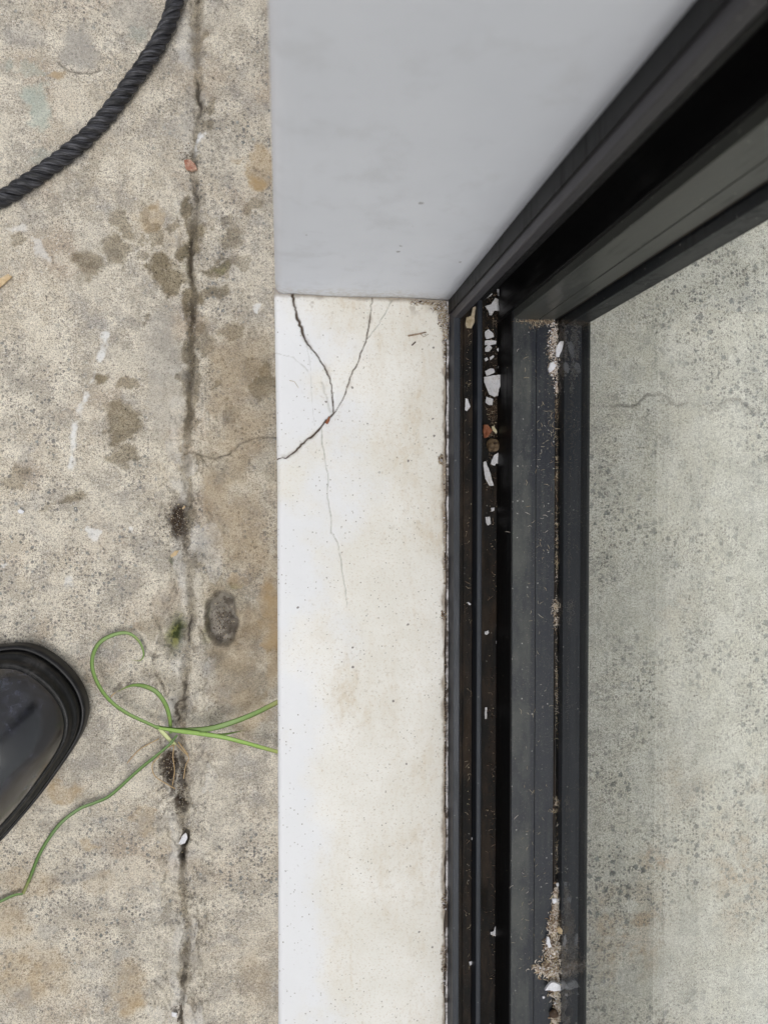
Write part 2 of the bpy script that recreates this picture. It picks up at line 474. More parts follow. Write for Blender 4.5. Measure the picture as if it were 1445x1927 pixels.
    wide = mx([(346, 1600, 14, 40, 0), (342, 1495, 10, 30, 0, .6), (340, 1400, 10, 40, 0, .4)], soft=.8)
    wj = wj + wide * .0016
    crk = (1 - sstep(wj * .5, wj * 1.3 + .0004, dj)) * near
    fade = .10 + .8 * sstep(-.15, .3, fbm(X * .6, Y, .022, 4, 21)) ; fade = np.maximum(fade, wide)
    Z -= crk * (.0022 + wide * .006) * fade
    # right slab stands a little lower, a broken shoulder along the joint
    side = (X + wx * .5 - jx)
    Z += (-.0016 * (1 - sstep(-.007, .001, side)) * (1 - sstep(.004, .02, -side)) + .0010 * sstep(-.0005, .0015, side) * (1 - sstep(.003, .016, side))) * near
    # second, wandering line left of the joint (edge of the patching mortar)
    p2, _ = poly_dist(X, Y, [P(*p) for p in jitter_line([(356, 1020), (340, 1050), (330, 1110), (318, 1140), (300, 1160), (306, 1200), (290, 1240), (300, 1275), (318, 1310), (340, 1330)], 2.5, 5, 9)])
    Z -= (1 - sstep(.0004, .0022, p2)) * .0016
    crack = crk * fade * .85
    ck, _ = poly_dist(X, Y, [P(*p) for p in jitter_line([(364, 850), (378, 856), (405, 862), (430, 856), (452, 835), (470, 828), (490, 822), (524, 824)], .8, 5, 12)])
    cc = (1 - sstep(.0001, .0009, ck + fbm(X, Y, .004, 3, 121) * .0003)); Z -= cc * .0012; crack = np.maximum(crack, cc * (.35 + .5 * sstep(-.2, .3, fbm(X, Y, .012, 3, 122))))
    ar, _ = poly_dist(X, Y, [P(*p) for p in jitter_line([(112, 118), (128, 132), (150, 137), (172, 137), (188, 132)], 1, 4, 14)])
    cc = (1 - sstep(.0002, .0012, ar)); crack = np.maximum(crack, cc * .5); Z -= cc * .001
    # the pocket where a stone came out
    BS = lambda *a, **k: blob(X, Y, *a, wx=wx * .28, wy=wy * .28, **k) * near
    hole = BS(417, 1166, 30, 50, 4, soft=.22)
    rim = BS(414, 1166, 41, 66, 4, soft=.3)
    Z -= hole * .0085 + rim * .002 - hole * (fbm(X, Y, .004, 3, 51)) * .0028
    grey = np.maximum(grey, hole * 1.0)
    soil = np.maximum(soil, hole * (fbm(X, Y, .005, 3, 55) > .12) * .6)
    pocket = BS(331, 1195, 26, 50, -5, soft=.5)
    Z -= pocket * .004
    Z -= B(322, 1445, 15, 40, 0, soft=.5) * .004
    Z -= B(334, 978, 16, 38, 0, soft=.5) * .0025
    jm = (1 - sstep(.0005, .0055, dj + fbm(X, Y, .006, 4, 111) * .004)) * near * sstep(-.3, .3, fbm(X, Y, .02, 3, 112))
    stain = np.maximum(stain, jm * .75)
    yj = (P(0, 350).y, P(0, 420).y, P(0, 780).y, P(0, 860).y)
    seg = sstep(yj[0], yj[1], Y) * (1 - 0) if False else (1 - sstep(yj[1], yj[0], Y)) * sstep(yj[3], yj[2], Y)
    groove = (1 - sstep(.0008, .0034, dj + fbm(X, Y, .008, 5, 131) * .0022)) * near * (.25 + .75 * seg)
    stain = np.maximum(stain, groove)
    crack = np.maximum(crack, groove * .30 * (.4 + seg))
    Z -= groove * .0012
    wj2 = .0016 + .0030 * np.clip(.5 + fbm(X * .5, Y, .03, 4, 151), 0, 1)
    trough = (1 - sstep(wj2 * .5, wj2 * 1.3, dj + fbm(X, Y, .010, 5, 152) * .0028)) * near
    Z -= trough * .0011
    stain = np.maximum(stain, trough * .50)
    crack = np.maximum(crack, trough * .22 * sstep(-.1, .3, fbm(X, Y, .004, 4, 153)))
    strip = sstep(.004, .014, side + fbm(X, Y, .02, 4, 154) * .012) * sstep(P(0, 1400).y, P(0, 1250).y, Y) * (1 - sstep(P(0, 680).y, P(0, 560).y, Y)) * near
    stain = np.maximum(stain, strip * (.22 + .38 * sstep(-.1, .35, fbm(X, Y, .022, 5, 155))))
    ochre = np.maximum(ochre, strip * .45 * sstep(-.3, .3, fbm(X, Y, .03, 4, 156)))
    spots = sstep(.30, .38, fbm(X, Y, .013, 5, 157) + .10 * fbm(X, Y, .05, 2, 158)) * (1 - sstep(.02, .06, dj)) * sstep(P(0, 1000).y, P(0, 800).y, Y) * (1 - sstep(P(0, 420).y, P(0, 300).y, Y)) * near
    stain = np.maximum(stain, spots * .7)
    rough_j = (1 - sstep(.001, .009, dj)) * near
    zone = (1 - sstep(.010, .030, dj + fbm(X, Y, .03, 3, 140) * .010)) * near * (.35 + .65 * sstep(P(0, 760).y, P(0, 900).y, Y))
    f1 = fbm(X * 1.6, Y * .75, .020, 5, 141); f2 = fbm(X * 1.5, Y * .8, .011, 5, 143)
    for ff, lv in ((f1, .02), (f1, .26), (f2, -.08)):
        stp = sstep(lv - .03, lv + .03, ff)
        Z += (stp - .5) * .0011 * zone
        edge_shade = np.exp(-((ff - lv) / .022) ** 2) * zone  # shade painted along the step edges, carried by the crack colour
        crack = np.maximum(crack, edge_shade * .42 * sstep(-.2, .3, fbm(X, Y, .009, 3, 145)))
    smooth = np.maximum(smooth, zone * sstep(-.1, .2, f2) * .8)
    white = np.maximum(white, zone * sstep(.26, .34, f1) * .22)
    Z += fbm(X, Y, .0035, 4, 133) * .0011 * rough_j
    rdg = (1 - sstep(.002, .006, np.abs(side + .006 + fbm(X, Y, .012, 4, 113) * .006))) * near * sstep(-.1, .3, fbm(X, Y, .03, 3, 114))
    white = np.maximum(white, rdg * .28)
    Z += rdg * .0007 * (1 - crk)
    far = (near == 0)
    Z[far] = 0
    Z += 0.0
    smooth = np.maximum(smooth, stain * .3)
    o = grid_mesh('pavement', X, Y, Z, dict(stain=stain, ochre=ochre, teal=teal, grey=grey, smooth=smooth * (1 - hole), white=white, moss=moss, soil=soil, crack=crack), M_GROUND)
    return tag(o, 'worn beige concrete paving with a broken joint, stains and a pocket', kind='structure')


make_pavement()


def make_floor():
    xs = np.arange(.14, .46, .0012); ys = np.arange(-.46, .30, .0012)
    xs = np.concatenate([[.051], xs, [.6, 2, 40]]); ys = np.concatenate([[-40, -6, -1.2], ys, [.5, 2, 40]])
    X, Y = np.meshgrid(xs, ys)
    Z = fbm(X, Y, .05, 3, 12) * .0004 + fbm(X, Y, .005, 3, 13) * .00025
    ck, _ = poly_dist(X, Y, [P(*p) for p in jitter_line([(1085, 752), (1110, 762), (1150, 765), (1195, 762), (1220, 742), (1250, 744), (1275, 765), (1300, 757), (1335, 775), (1370, 750), (1392, 752), (1420, 778), (1460, 780)], 2.5, 5, 33)])
    cc = (1 - sstep(.0003, .0016, ck)) * (.35 + .65 * sstep(-.3, .3, fbm(X, Y, .02, 2, 35)))
    Z -= cc * .0012
    rust = np.zeros_like(X)
    for a in [(1240, 1620, 60, 40, 1), (1180, 1760, 90, 110, .9), (1400, 1640, 110, 160, .8), (1300, 1480, 80, 60, .4), (1260, 1150, 60, 60, .25), (1440, 1500, 60, 90, .6)]:
        rust = np.maximum(rust, blob(X, Y, a[0], a[1], a[2], a[3], soft=.9, wx=fbm(X, Y, .02, 4, 81) * .012, wy=fbm(X, Y, .02, 4, 82) * .012) * a[4])
    smooth = sstep(.0, .5, fbm(X, Y, .05, 3, 45)) * .6
    o = grid_mesh('floor', X, Y, Z, dict(rust=rust, smooth=smooth, crack=cc * .6), M_FLOOR)
    return tag(o, 'pale speckled concrete floor beyond the glass with a thin crack', kind='structure')


make_floor()

# ------------------------------------------------------------------ levels
ZL = SILL + .0110            # top of the frame lip
ZR = SILL + .0104            # top of the sash rail
X_LIP = P(853, 1100, ZL).x
X_LIP2 = P(865, 1100, ZL).x
X_SILL = P(837, 1100, SILL).x
Z_T1 = SILL - .004
Z_RG = SILL + .006
X_RG0, X_RG1 = P(897, 1100, Z_RG).x, P(906.5, 1100, Z_RG).x
Z_T2 = SILL - .020
X_S0 = P(963.5, 1100, ZR).x
X_S1 = P(1047, 1100, ZR).x
Y_J = P(845, 566, SILL).y
Y_L = P(850, 598, ZL).y
Y_S = P(1000, 601, ZR).y
Y_END = -1.5
H_TOP = 2.15
print('levels', X_LIP, X_LIP2, X_SILL, X_RG0, X_RG1, X_S0, X_S1, Y_J, Y_L, Y_S)

# ------------------------------------------------------------------ white sill
def white_paint():
    m = Mat('weathered_white_paint', .55, spec=.35)
    n1 = m.noise(18, 5, .62); n2 = m.noise(62, 6, .68, m.mapping((1, .38, 1))); n3 = m.noise(420, 3, .6)
    c = m.mix(m.step(n1, .35, .65), (.72, .70, .64), (.795, .78, .735))
    edge = m.attr('edge')
    c = m.mix(m.math('MULTIPLY', edge, .85), c, (.74, .75, .775))
    inner = m.math('SUBTRACT', 1.0, edge)
    d = m.math('MULTIPLY', m.math('MULTIPLY', m.attr('dirt'), m.step(n2, .36, .66)), inner)
    n4 = m.noise(700, 5, .8)
    n5 = m.noise(240, 6, .75, m.mapping((1, .6, 1)))
    d = m.math('MULTIPLY', d, m.math('ADD', .35, m.step(n5, .42, .62, 0, .85)))
    c = m.mix(m.math('MULTIPLY', d, .62), c, (.60, .52, .40))
    c = m.mix(m.math('MULTIPLY', m.step(n4, .53, .66), m.math('MULTIPLY', inner, .55)), c, (.50, .40, .27))
    c = m.mix(m.step(n4, .60, .70, 0, .25), c, (.35, .33, .30))
    c = m.mix(m.math('MULTIPLY', m.math('MULTIPLY', m.step(n3, .56, .75), m.attr('dirt')), .5), c, (.40, .34, .26))
    v = m.n.new('ShaderNodeTexVoronoi'); m.l.new(m.warp(1800, .0007), v.inputs['Vector']); v.inputs['Scale'].default_value = 480
    on = m.math('MULTIPLY', m.step(v.outputs['Distance'], .24, .12), m.step(m.sep(v.outputs['Color'], 0), .66, .74))
    on = m.math('MULTIPLY', on, m.step(m.noise(26, 2), .36, .6, .3, 1))
    c = m.mix(m.math('MULTIPLY', on, .85), c, (.24, .21, .17))
    v = m.n.new('ShaderNodeTexVoronoi'); m.l.new(m.warp(900, .0012), v.inputs['Vector']); v.inputs['Scale'].default_value = 130
    on2 = m.math('MULTIPLY', m.step(v.outputs['Distance'], .11, .07), m.step(m.sep(v.outputs['Color'], 0), .82, .84))
    c = m.mix(m.math('MULTIPLY', on2, .85), c, (.15, .13, .12))
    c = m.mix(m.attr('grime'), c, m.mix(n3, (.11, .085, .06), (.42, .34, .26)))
    c = m.mix(m.attr('faint'), c, (.33, .33, .29))
    c = m.mix(m.attr('crack'), c, (.075, .05, .032))
    m.color(c)
    m.rough(m.step(n2, .3, .7, .45, .7))
    m.bump(n3, .12, .0005); m.bump(m.noise(150, 3, .5), .10, .0012)
    return m.m


def make_sill():
    ys = np.concatenate([[-3.0, -1.5, -.6], np.arange(-.375, Y_J + .004, .00042)])
    top = np.arange(.0028, X_SILL, .00040)
    # section from the foot of the face over the rounded arris to the top
    prof = [(.0012, -.0795), (.0008, -.05), (.0003, -.02), (0, -.006)]
    for k in range(1, 7):
        a = math.pi / 2 * k / 7
        prof.append((.0028 - .0028 * math.cos(a), -.0028 + .0028 * math.sin(a)))
    prof += [(t, 0) for t in top] + [(X_SILL, 0), (X_SILL + .0002, -.003)]
    px_ = np.array([p[0] for p in prof]); pz_ = np.array([p[1] for p in prof])
    X, Y = np.meshgrid(px_, ys); Z = np.tile(pz_, (len(ys), 1)) + SILL
    ep = [P(516.0, 556, SILL), P(517.5, 640, SILL), P(519.5, 760, SILL), P(521.5, 900, SILL), P(522.5, 1200, SILL), P(524, 1930, SILL)]
    ex = np.interp(Y, [p.y for p in ep][::-1], [p.x for p in ep][::-1]) + fbm(Y * 0, Y, .03, 4, 3) * .00022
    f = 1 - X / X_SILL
    X = X + ex * f
    # ragged inner edge
    rag = fbm(Y * 0, Y, .012, 5, 17) * .0010
    X += np.clip((X - (X_SILL - .006)) / .006, 0, 1) * rag
    ontop = (Z > SILL - .0005)
    Z = Z + ontop * (fbm(X, Y, .03, 3, 61) * .00025 + fbm(X, Y, .005, 3, 62) * .00008)
    q = lambda pts, s, amp=1.5: [P(p[0], p[1], SILL) for p in jitter_line(pts, amp, 4, s)]
    c1 = q([(551, 552), (553, 570), (556, 582), (561, 602), (568.5, 620), (575, 640), (587, 657), (601, 674.5), (612, 694), (621, 712), (624.6, 729), (626.5, 754), (628, 778)], 1)
    c2 = q([(700.5, 561), (697, 590), (693, 622), (685.6, 650), (674, 682), (662, 704), (652, 732), (642, 757), (628, 778)], 2)
    c2b = q([(628, 778), (609.6, 796.6), (594.7, 814), (574.7, 830), (560, 844), (545, 857), (537, 862.6), (532, 860), (521, 864.6)], 22)
    c3 = q([(738, 565), (724, 592), (709, 615), (692, 636)], 3)
    c4 = q([(606, 801.6), (607, 839), (612, 864), (618, 899), (616, 936), (623, 971), (623, 1001), (636, 1022), (643, 1063), (648, 1099), (654, 1145)], 4, 1.3)
    c5 = q([(513, 662), (552, 672), (580, 699)], 5)
    c6 = q([(606, 720), (614, 745), (622, 775)], 6, 2)
    c7 = q([(576, 640), (586, 700), (588, 760), (592, 800)], 7, 1)
    halo = np.zeros_like(X); crack = np.zeros_like(X); faint = np.zeros_like(X); dep = np.zeros_like(X)
    def add(line, w, d, tgt, amp=1.0, vary=None):
        dd, t = poly_dist(X, Y, line)
        dd = np.abs(dd + fbm(X, Y, .0022, 3, 92) * .00022)
        ww = w * (vary(t) if vary else 1) * (.85 + .9 * fbm(X, Y, .005, 4, 91))
        m_ = (1 - sstep(ww * .45, ww * 1.0 + .00022, dd)) * amp
        np.maximum(tgt, m_, out=tgt)
        np.maximum(dep, m_ * d, out=dep)
    add(c1, .00052, .0016, crack, 1, lambda t: 1.25 - .75 * sstep(.3, .42, t) + .1)
    add(c2, .00025, .0008, crack, .9)
    add(c2b, .00048, .0014, crack, 1, lambda t: 1.2 - .8 * sstep(.45, .75, t))
    add(c3, .00016, .0003, faint, .8)
    add(c4, .00018, .0003, faint, .75)
    add(c5, .00014, .0002, faint, .5)
    add(c7, .00014, .0002, faint, .35)
    add(c6, .0007, .0000, faint, .35)
    Z -= dep * ontop
    for ln in (c1, c2, c2b):
        dd, t = poly_dist(X, Y, ln)
        halo = np.maximum(halo, (1 - sstep(.0003, .0022, dd + fbm(X, Y, .004, 4, 95) * .0012)) * sstep(-.1, .4, fbm(X, Y, .009, 3, 96)))
    edge = np.clip(1 - sstep(-.008, .040, X + fbm(X, Y, .04, 6, 71) * .06), 0, 1)
    dirt = np.clip(.5 + 1.1 * fbm(X * 1.5, Y, .055, 6, 73), 0, 1) * sstep(-.002, .03, X)
    # trace lines of dried run-off near the inner side
    tr, _ = poly_dist(X, Y, q([(762, 940), (770, 1080), (785, 1200), (792, 1330), (800, 1450), (812, 1560), (815, 1680)], 8, 3))
    dirt = np.maximum(dirt, (1 - sstep(.0003, .0018, tr)) * .9)
    tr, _ = poly_dist(X, Y, q([(655, 1600), (660, 1720), (662, 1860)], 9, 2))
    dirt = np.maximum(dirt, (1 - sstep(.0002, .0012, tr)) * .8)
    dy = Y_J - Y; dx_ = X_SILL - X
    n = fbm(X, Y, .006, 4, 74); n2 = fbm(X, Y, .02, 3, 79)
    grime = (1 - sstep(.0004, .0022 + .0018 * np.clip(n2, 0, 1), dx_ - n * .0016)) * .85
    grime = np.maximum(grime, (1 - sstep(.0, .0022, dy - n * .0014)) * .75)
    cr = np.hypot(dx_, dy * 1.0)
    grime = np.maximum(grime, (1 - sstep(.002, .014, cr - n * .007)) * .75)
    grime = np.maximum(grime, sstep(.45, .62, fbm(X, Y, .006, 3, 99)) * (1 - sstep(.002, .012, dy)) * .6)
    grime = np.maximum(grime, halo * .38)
    o = grid_mesh('window_sill', X, Y, Z, dict(crack=crack, faint=faint, edge=edge, dirt=dirt, grime=grime), white_paint())
    return tag(o, 'weathered white painted sill with branching cracks below the grey wall end', 'window sill')


make_sill()

# ------------------------------------------------------------------ grey wall end (jamb)
def grey_paint():
    m = Mat('grey_wall_paint', .5, spec=.4)
    n1 = m.noise(9, 4, .6); n2 = m.noise(45, 4, .6); n3 = m.noise(380, 3, .6)
    c = m.mix(m.step(n1, .3, .7), (.66, .685, .74), (.71, .735, .79))
    c = m.mix(m.step(n2, .5, .72, 0, .22), c, (.43, .43, .43))
    z = m.sep(m.co, 2)
    st = m.noise(60, 5, .7, m.mapping((1, 1, .08)))
    c = m.mix(m.step(st, .56, .72, 0, .08), c, (.44, .43, .41))
    sc_ = m.noise(95, 5, .8, m.mapping((.25, 1, 1), rot=(0, .5, 0)))
    c = m.mix(m.step(sc_, .66, .74, 0, .12), c, (.36, .35, .34))
    low = m.step(m.math('ADD', z, m.math('MULTIPLY', m.math('SUBTRACT', n2, .5), .03)), SILL, SILL + .022, 1, 0)
    c = m.mix(m.math('MULTIPLY', low, m.step(n3, .35, .7, .1, .6)), c, (.42, .38, .32))
    v = m.n.new('ShaderNodeTexVoronoi'); m.l.new(m.warp(700, .0016), v.inputs['Vector']); v.inputs['Scale'].default_value = 95
    on2 = m.math('MULTIPLY', m.step(v.outputs['Distance'], .11, .06), m.step(m.sep(v.outputs['Color'], 0), .86, .88))
    c = m.mix(m.math('MULTIPLY', on2, .8), c, (.12, .11, .10))
    m.color(c); m.bump(m.noise(120, 3, .5), .08, .0012); m.bump(n3, .05, .0004)
    m.rough(m.step(n2, .3, .7, .42, .6))
    return m.m


def make_wall():
    mp = grey_paint()
    XR = P(845, 566, SILL).x
    xb = P(518, 554, SILL).x
    zt = [PY(p[0], p[1], Y_J + .001) for p in ((512, 300), (504, 0))]
    vs, fs, mi = [], [], []
    zs = [SILL + .0009] + [SILL + .004 + .0075 * i for i in range(44)] + [.55, .8, 1.2, 1.8, 2.6]
    rr = random.Random(3)
    XEND = XR + .0012
    base_e = 0
    rows = []
    wander = 0
    for z in zs:
        xl = np.interp(z, [SILL, zt[0].z, zt[1].z], [xb, zt[0].x, zt[1].x])
        wander = wander * .6 + rr.uniform(-.00045, .00045)
        xr = XR + wander
        arc = [(xl + .0045 - .0045 * math.cos(t), Y_J + .0045 - .0045 * math.sin(t)) for t in [math.pi / 2 * k / 5 for k in range(6)]]
        row = [(xl - .0, 3.0), (xl, .6), (xl, Y_J + .05)] + arc
        nseg = 14
        for k in range(1, nseg + 1):
            x = xl + .0045 + (xr - xl - .0045) * k / nseg
            row.append((x, Y_J + .0003 * math.sin(x * 90 + z * 25)))
        row += [(xr + .0002, Y_J + .0015), (xr + .0002, Y_J + .03)]
        rows.append([(a, b, z) for a, b in row])
    c = len(rows[0])
    for r_ in rows: vs += r_
    for i in range(len(rows) - 1):
        for k in range(c - 1):
            a = i * c + k
            fs.append((a, a + 1, a + c + 1, a + c)); mi.append(0)
    # bottom of the overhanging render
    b0 = list(range(c))
    fs.append(tuple(b0)[::-1]); mi.append(0)
    b = MB(); b.v = vs; b.f = fs; b.m = mi
    # hidden core: below sill level and the body behind the window frame
    b.box(xb + .0006, XR + .001, Y_J + .004, 3.0, 0, SILL + .0008)
    b.box(XR + .0215, .19, Y_J + .034, 3.0, 0, 2.6)
    o = b.build('wall', [mp], smooth=False)
    me = o.data
    sm = [p.vertices[0] < c * len(rows) and len(p.vertices) == 4 for p in me.polygons]
    me.polygons.foreach_set('use_smooth', sm)
    return tag(o, 'smooth grey painted wall end rising beside the window frame', 'wall')


make_wall()

# upstand wall carrying sill and window (below the frame)
b = MB()
b.box(.004, X_SILL - .001, Y_END * 2, Y_J + .003, .0, SILL - .0045)
b.box(X_SILL - .0005, .166, Y_END * 2, 3.0, .0, SILL - .024)
tag(b.build('upstand', [grey_paint()]), 'low masonry upstand under the white sill and the black window', 'upstand')

# ------------------------------------------------------------------ window
win = empty('sliding_window', (X_LIP, 0, SILL))
tag(win, 'black aluminium sliding window with a dirty bottom track and double glass', 'window')
OFF = Vector((X_LIP, 0, SILL))


def wpart(name, b, mats, parent=None, bevel=.0003, smooth=False):
    par = parent or win
    o = b.build(name, mats, None, smooth, bevel)
    base = Vector(OFF)
    o.parent = par
    o.matrix_parent_inverse = Matrix.Translation(-OFF)
    return o


YR = Y_J + .012             # how far the tracks run into the side recess
# outer lip of the bottom frame
wpart('frame_lip', MB().box(X_LIP, X_LIP2, 2 * Y_END, Y_L + .001, SILL - .02, ZL), [M_LIP], bevel=.0005)
# small shoulder between sealant and lip
# track floors and walls
wpart('track_floor', MB().box(X_LIP2 + .0001, X_RG0 - .0001, 2 * Y_END, YR, SILL - .022, Z_T1), [M_TRACK])
wpart('track_ridge', MB().box(X_RG0, X_RG1, 2 * Y_END, YR, SILL - .022, Z_RG), [M_RIDGE], bevel=.0008)
wpart('track_lip', MB().box(X_RG1 + .0001, X_RG1 + .0011, 2 * Y_END, YR, SILL - .022, Z_RG - .0045), [M_TRACK])
wpart('track_floor', MB().box(X_RG1 + .0012, .172, 2 * Y_END, YR, SILL - .0235, Z_T2), [M_TRACK])
# a thin rib in the middle of the outer track
rx = P(874, 1100, Z_T1 + .002).x
wpart('track_rib', MB().box(rx - .0008, rx, 2 * Y_END, YR, Z_T1 - .001, Z_T1 + .0012), [M_TRACK])
# sealant with remains of white paint
def sealant_mat():
    m = Mat('painted_over_sealant', .7)
    n = m.noise(230, 4, .7, m.mapping((1, .45, 1))); n2 = m.noise(900, 2)
    y = m.sep(m.co, 1); x = m.sep(m.co, 0)
    c = m.mix(n2, (.012, .01, .008), (.10, .07, .05))
    gate = m.math('MULTIPLY', m.step(m.noise(30, 6, .75, m.mapping((0, 1, 0))), .42, .54), m.step(n, .36, .5))
    d = m.math('ABSOLUTE', m.math('SUBTRACT', m.math('ADD', x, m.math('MULTIPLY', m.math('SUBTRACT', n, .5), .0032)), X_SILL + .0017))
    line = m.math('MULTIPLY', m.step(d, .0008, .00045), gate)
    c = m.mix(line, c, m.mix(n2, (.45, .43, .42), (.72, .71, .72)))
    m.color(c); m.bump(n, .6, .001)
    return m.m
wpart('sealant', MB().box(X_SILL + .0003, X_LIP - .0001, 2 * Y_END, Y_J, SILL - .01, SILL - .0004), [sealant_mat()])
# side frame: lip in front of the wall, recess, back wall
HW = H_TOP
wpart('side_lip', MB().box(X_LIP, X_LIP2 + .0008, Y_L, Y_J + .03, SILL - .004, HW), [M_LIPS], bevel=.0005)
wpart('side_seal', MB().box(X_LIP - .0009, X_LIP - .0001, Y_L + .0045, Y_J + .03, SILL + .001, HW), [M_BLACK], bevel=.0002)
bs = MB().box(X_LIP2 + .0009, .19, YR, Y_J + .034, SILL - .02, HW)
bs.box(X_RG0 + .001, X_RG1 + .001, Y_J - .001, YR - .0001, Z_RG + .0005, HW)
wpart('side_channel', bs, [M_BLACK])
# head of the frame
wpart('frame_head', MB().box(X_LIP, .176, 2 * Y_END, Y_J + .034, HW + .0005, HW + .05), [M_SIDE])

# sash: rail, stile, seals, glass
sash = MB()
xg = P(1007, 1100, ZR).x                              # shallow groove along the rail
sash.box(X_S0, xg - .0002, Y_END, Y_S + .03, Z_T2 + .001, ZR)
sash.box(xg - .0001, xg + .0001, Y_END, Y_S + .03, Z_T2 + .001, ZR - .0004)
sash.box(xg + .0002, X_S1 - .0016, Y_END, Y_S + .03, Z_T2 + .001, ZR)
rail = wpart('bottom_rail', sash, [M_RAIL], bevel=.0005)
X_E = P(1014, 600, ZR).x
stb = MB()
stb.box(X_S0, X_E - .0004, Y_S, Y_S + .03, ZR + .0002, HW - .02)
stb.box(X_E - .0003, X_E + .0003, Y_S + .0014, Y_S + .03, ZR + .0002, HW - .02)
stb.box(X_E + .0004, X_S1 - .0016, Y_S + .0003, Y_S + .03, ZR + .0002, HW - .02)
stile = wpart('side_stile', stb, [M_STILE], bevel=.0005)
wpart('stile_flange', MB().box(X_S0 - .0022, X_S0 - .0001, Y_S + .0045, Y_S + .024, ZR - .02, HW - .02), [M_SIDE], bevel=.0003)
wpart('top_rail', MB().box(X_S0, X_S1 + .022, Y_END, Y_S + .03, HW - .0198, HW), [M_STILE])
wpart('side_stile', MB().box(X_S0, X_S1 + .022, Y_END - .03, Y_END - .0002, Z_T2 + .001, HW), [M_STILE])
wpart('rail_side_cover', MB().box(X_S0 - .0006, X_S0 - .00005, Y_END, Y_S + .004, Z_T2 + .002, ZR - .0007), [M_BLACK], bevel=.0002)  # thin black cover added to darken the rail's outer side
# outside glazing seal
sl = MB()
sl.box(X_S1 - .0015, X_S1 - .0009, Y_END, Y_S - .0002, ZR - .004, ZR - .0006)
sl.box(X_S1 - .0008, X_S1 - .0001, Y_END, Y_S - .0002, ZR - .004, ZR + .0002)
seal = wpart('glazing_seal', sl, [M_RUBBER_SEAL], bevel=.0001)
sv_ = MB().box(X_S1 - .0015, X_S1 - .0001, Y_S + .0006, Y_S + .03, ZR - .004, HW - .02)
wpart('glazing_seal', sv_, [M_RUBBER_SEAL], bevel=.0001)

def glass_mat(name, tint, wear):
    m = Mat(name)
    m.n.remove(m.b)
    out = [x for x in m.n if x.type == 'OUTPUT_MATERIAL'][0]
    tr = m.n.new('ShaderNodeBsdfTransparent'); tr.inputs[0].default_value = (*tint, 1)
    gl = m.n.new('ShaderNodeBsdfGlossy'); gl.inputs['Roughness'].default_value = 0.0
    fr = m.n.new('ShaderNodeFresnel'); ge = m.n.new('ShaderNodeNewGeometry')
    m.l.new(m.math('SUBTRACT', 1.5, m.math('MULTIPLY', ge.outputs['Backfacing'], 1.5 - 1 / 1.5)), fr.inputs[0])
    mx = m.n.new('ShaderNodeMixShader')
    m.l.new(fr.outputs[0], mx.inputs[0]); m.l.new(tr.outputs[0], mx.inputs[1]); m.l.new(gl.outputs[0], mx.inputs[2])
    df = m.n.new('ShaderNodeBsdfDiffuse'); df.inputs[0].default_value = (.5, .5, .48, 1)
    mx2 = m.n.new('ShaderNodeMixShader')
    m.l.new(m.math('ADD', m.step(m.noise(60, 5, .7), .45, .8, 0, wear), m.step(m.noise(1300, 2), .7, .78, 0, wear * 3)), mx2.inputs[0])
    m.l.new(mx.outputs[0], mx2.inputs[1]); m.l.new(df.outputs[0], mx2.inputs[2])
    m.l.new(mx2.outputs[0], out.inputs['Surface'])
    return m.m


G1 = glass_mat('outer_glass', (.996, 1.0, .992), .02)
G2 = glass_mat('inner_glass', (.992, 1.0, .988), .01)
GZ = ZR - .012
T = .0035; GAP = .0105
pane_o = wpart('glass_pane', MB().box(X_S1, X_S1 + T, Y_END, Y_S + .012, GZ, HW - .021), [G1], bevel=0)
pane_i = wpart('glass_pane', MB().box(X_S1 + T + GAP, X_S1 + 2 * T + GAP, Y_END, Y_S + .012, GZ, HW - .021), [G2], bevel=0)
sp = MB()
sp.box(X_S1 + T + .0001, X_S1 + T + GAP - .0001, Y_END, Y_S + .012, GZ, ZR + .0006)
sp.box(X_S1 + T + .0001, X_S1 + T + GAP - .0001, Y_S - .003, Y_S + .012, ZR + .0008, HW - .021)
wpart('spacer_bar', sp, [M_SPACER], bevel=.0002)
XB0 = X_S1 + 2 * T + GAP + .0001
ib = MB()
ib.box(XB0, XB0 + .0012, Y_END, Y_S + .012, GZ, ZR + .0004)
wpart('inner_seal', ib, [M_BLACK], bevel=.0002)
X_G = P(1108, 1100, ZR).x
ib = MB()
ib.box(XB0 + .0013, X_G, Y_END, Y_S + .016, Z_T2 + .001, ZR)
wpart('inner_bead', ib, [M_BEAD], bevel=.0006)
YB = P(1110, 607, ZR).y
ib = MB()
ib.box(XB0 + .0003, X_G, YB, Y_S + .03, ZR + .0006, HW - .021)
wpart('inner_stile', ib, [M_SIDE], bevel=.0006)
ib = MB().box(X_S1 - .0016, .176, Y_S + .0125, Y_J + .034, Z_T2 + .001, HW - .02)
wpart('stile_core', ib, [M_BLACK])

# ------------------------------------------------------------------ rope
def rope_mat():
    m = Mat('black_rope_fibre', .55, spec=.5)
    n = m.noise(2200, 3, .6)
    fb_ = m.attr('fibre')
    m.color(m.mix(m.math('MULTIPLY', fb_, m.step(n, .25, .7, .5, 1)), (.005, .0052, .0065), (.11, .112, .13)))
    m.bump(n, .4, .0003)
    return m.m


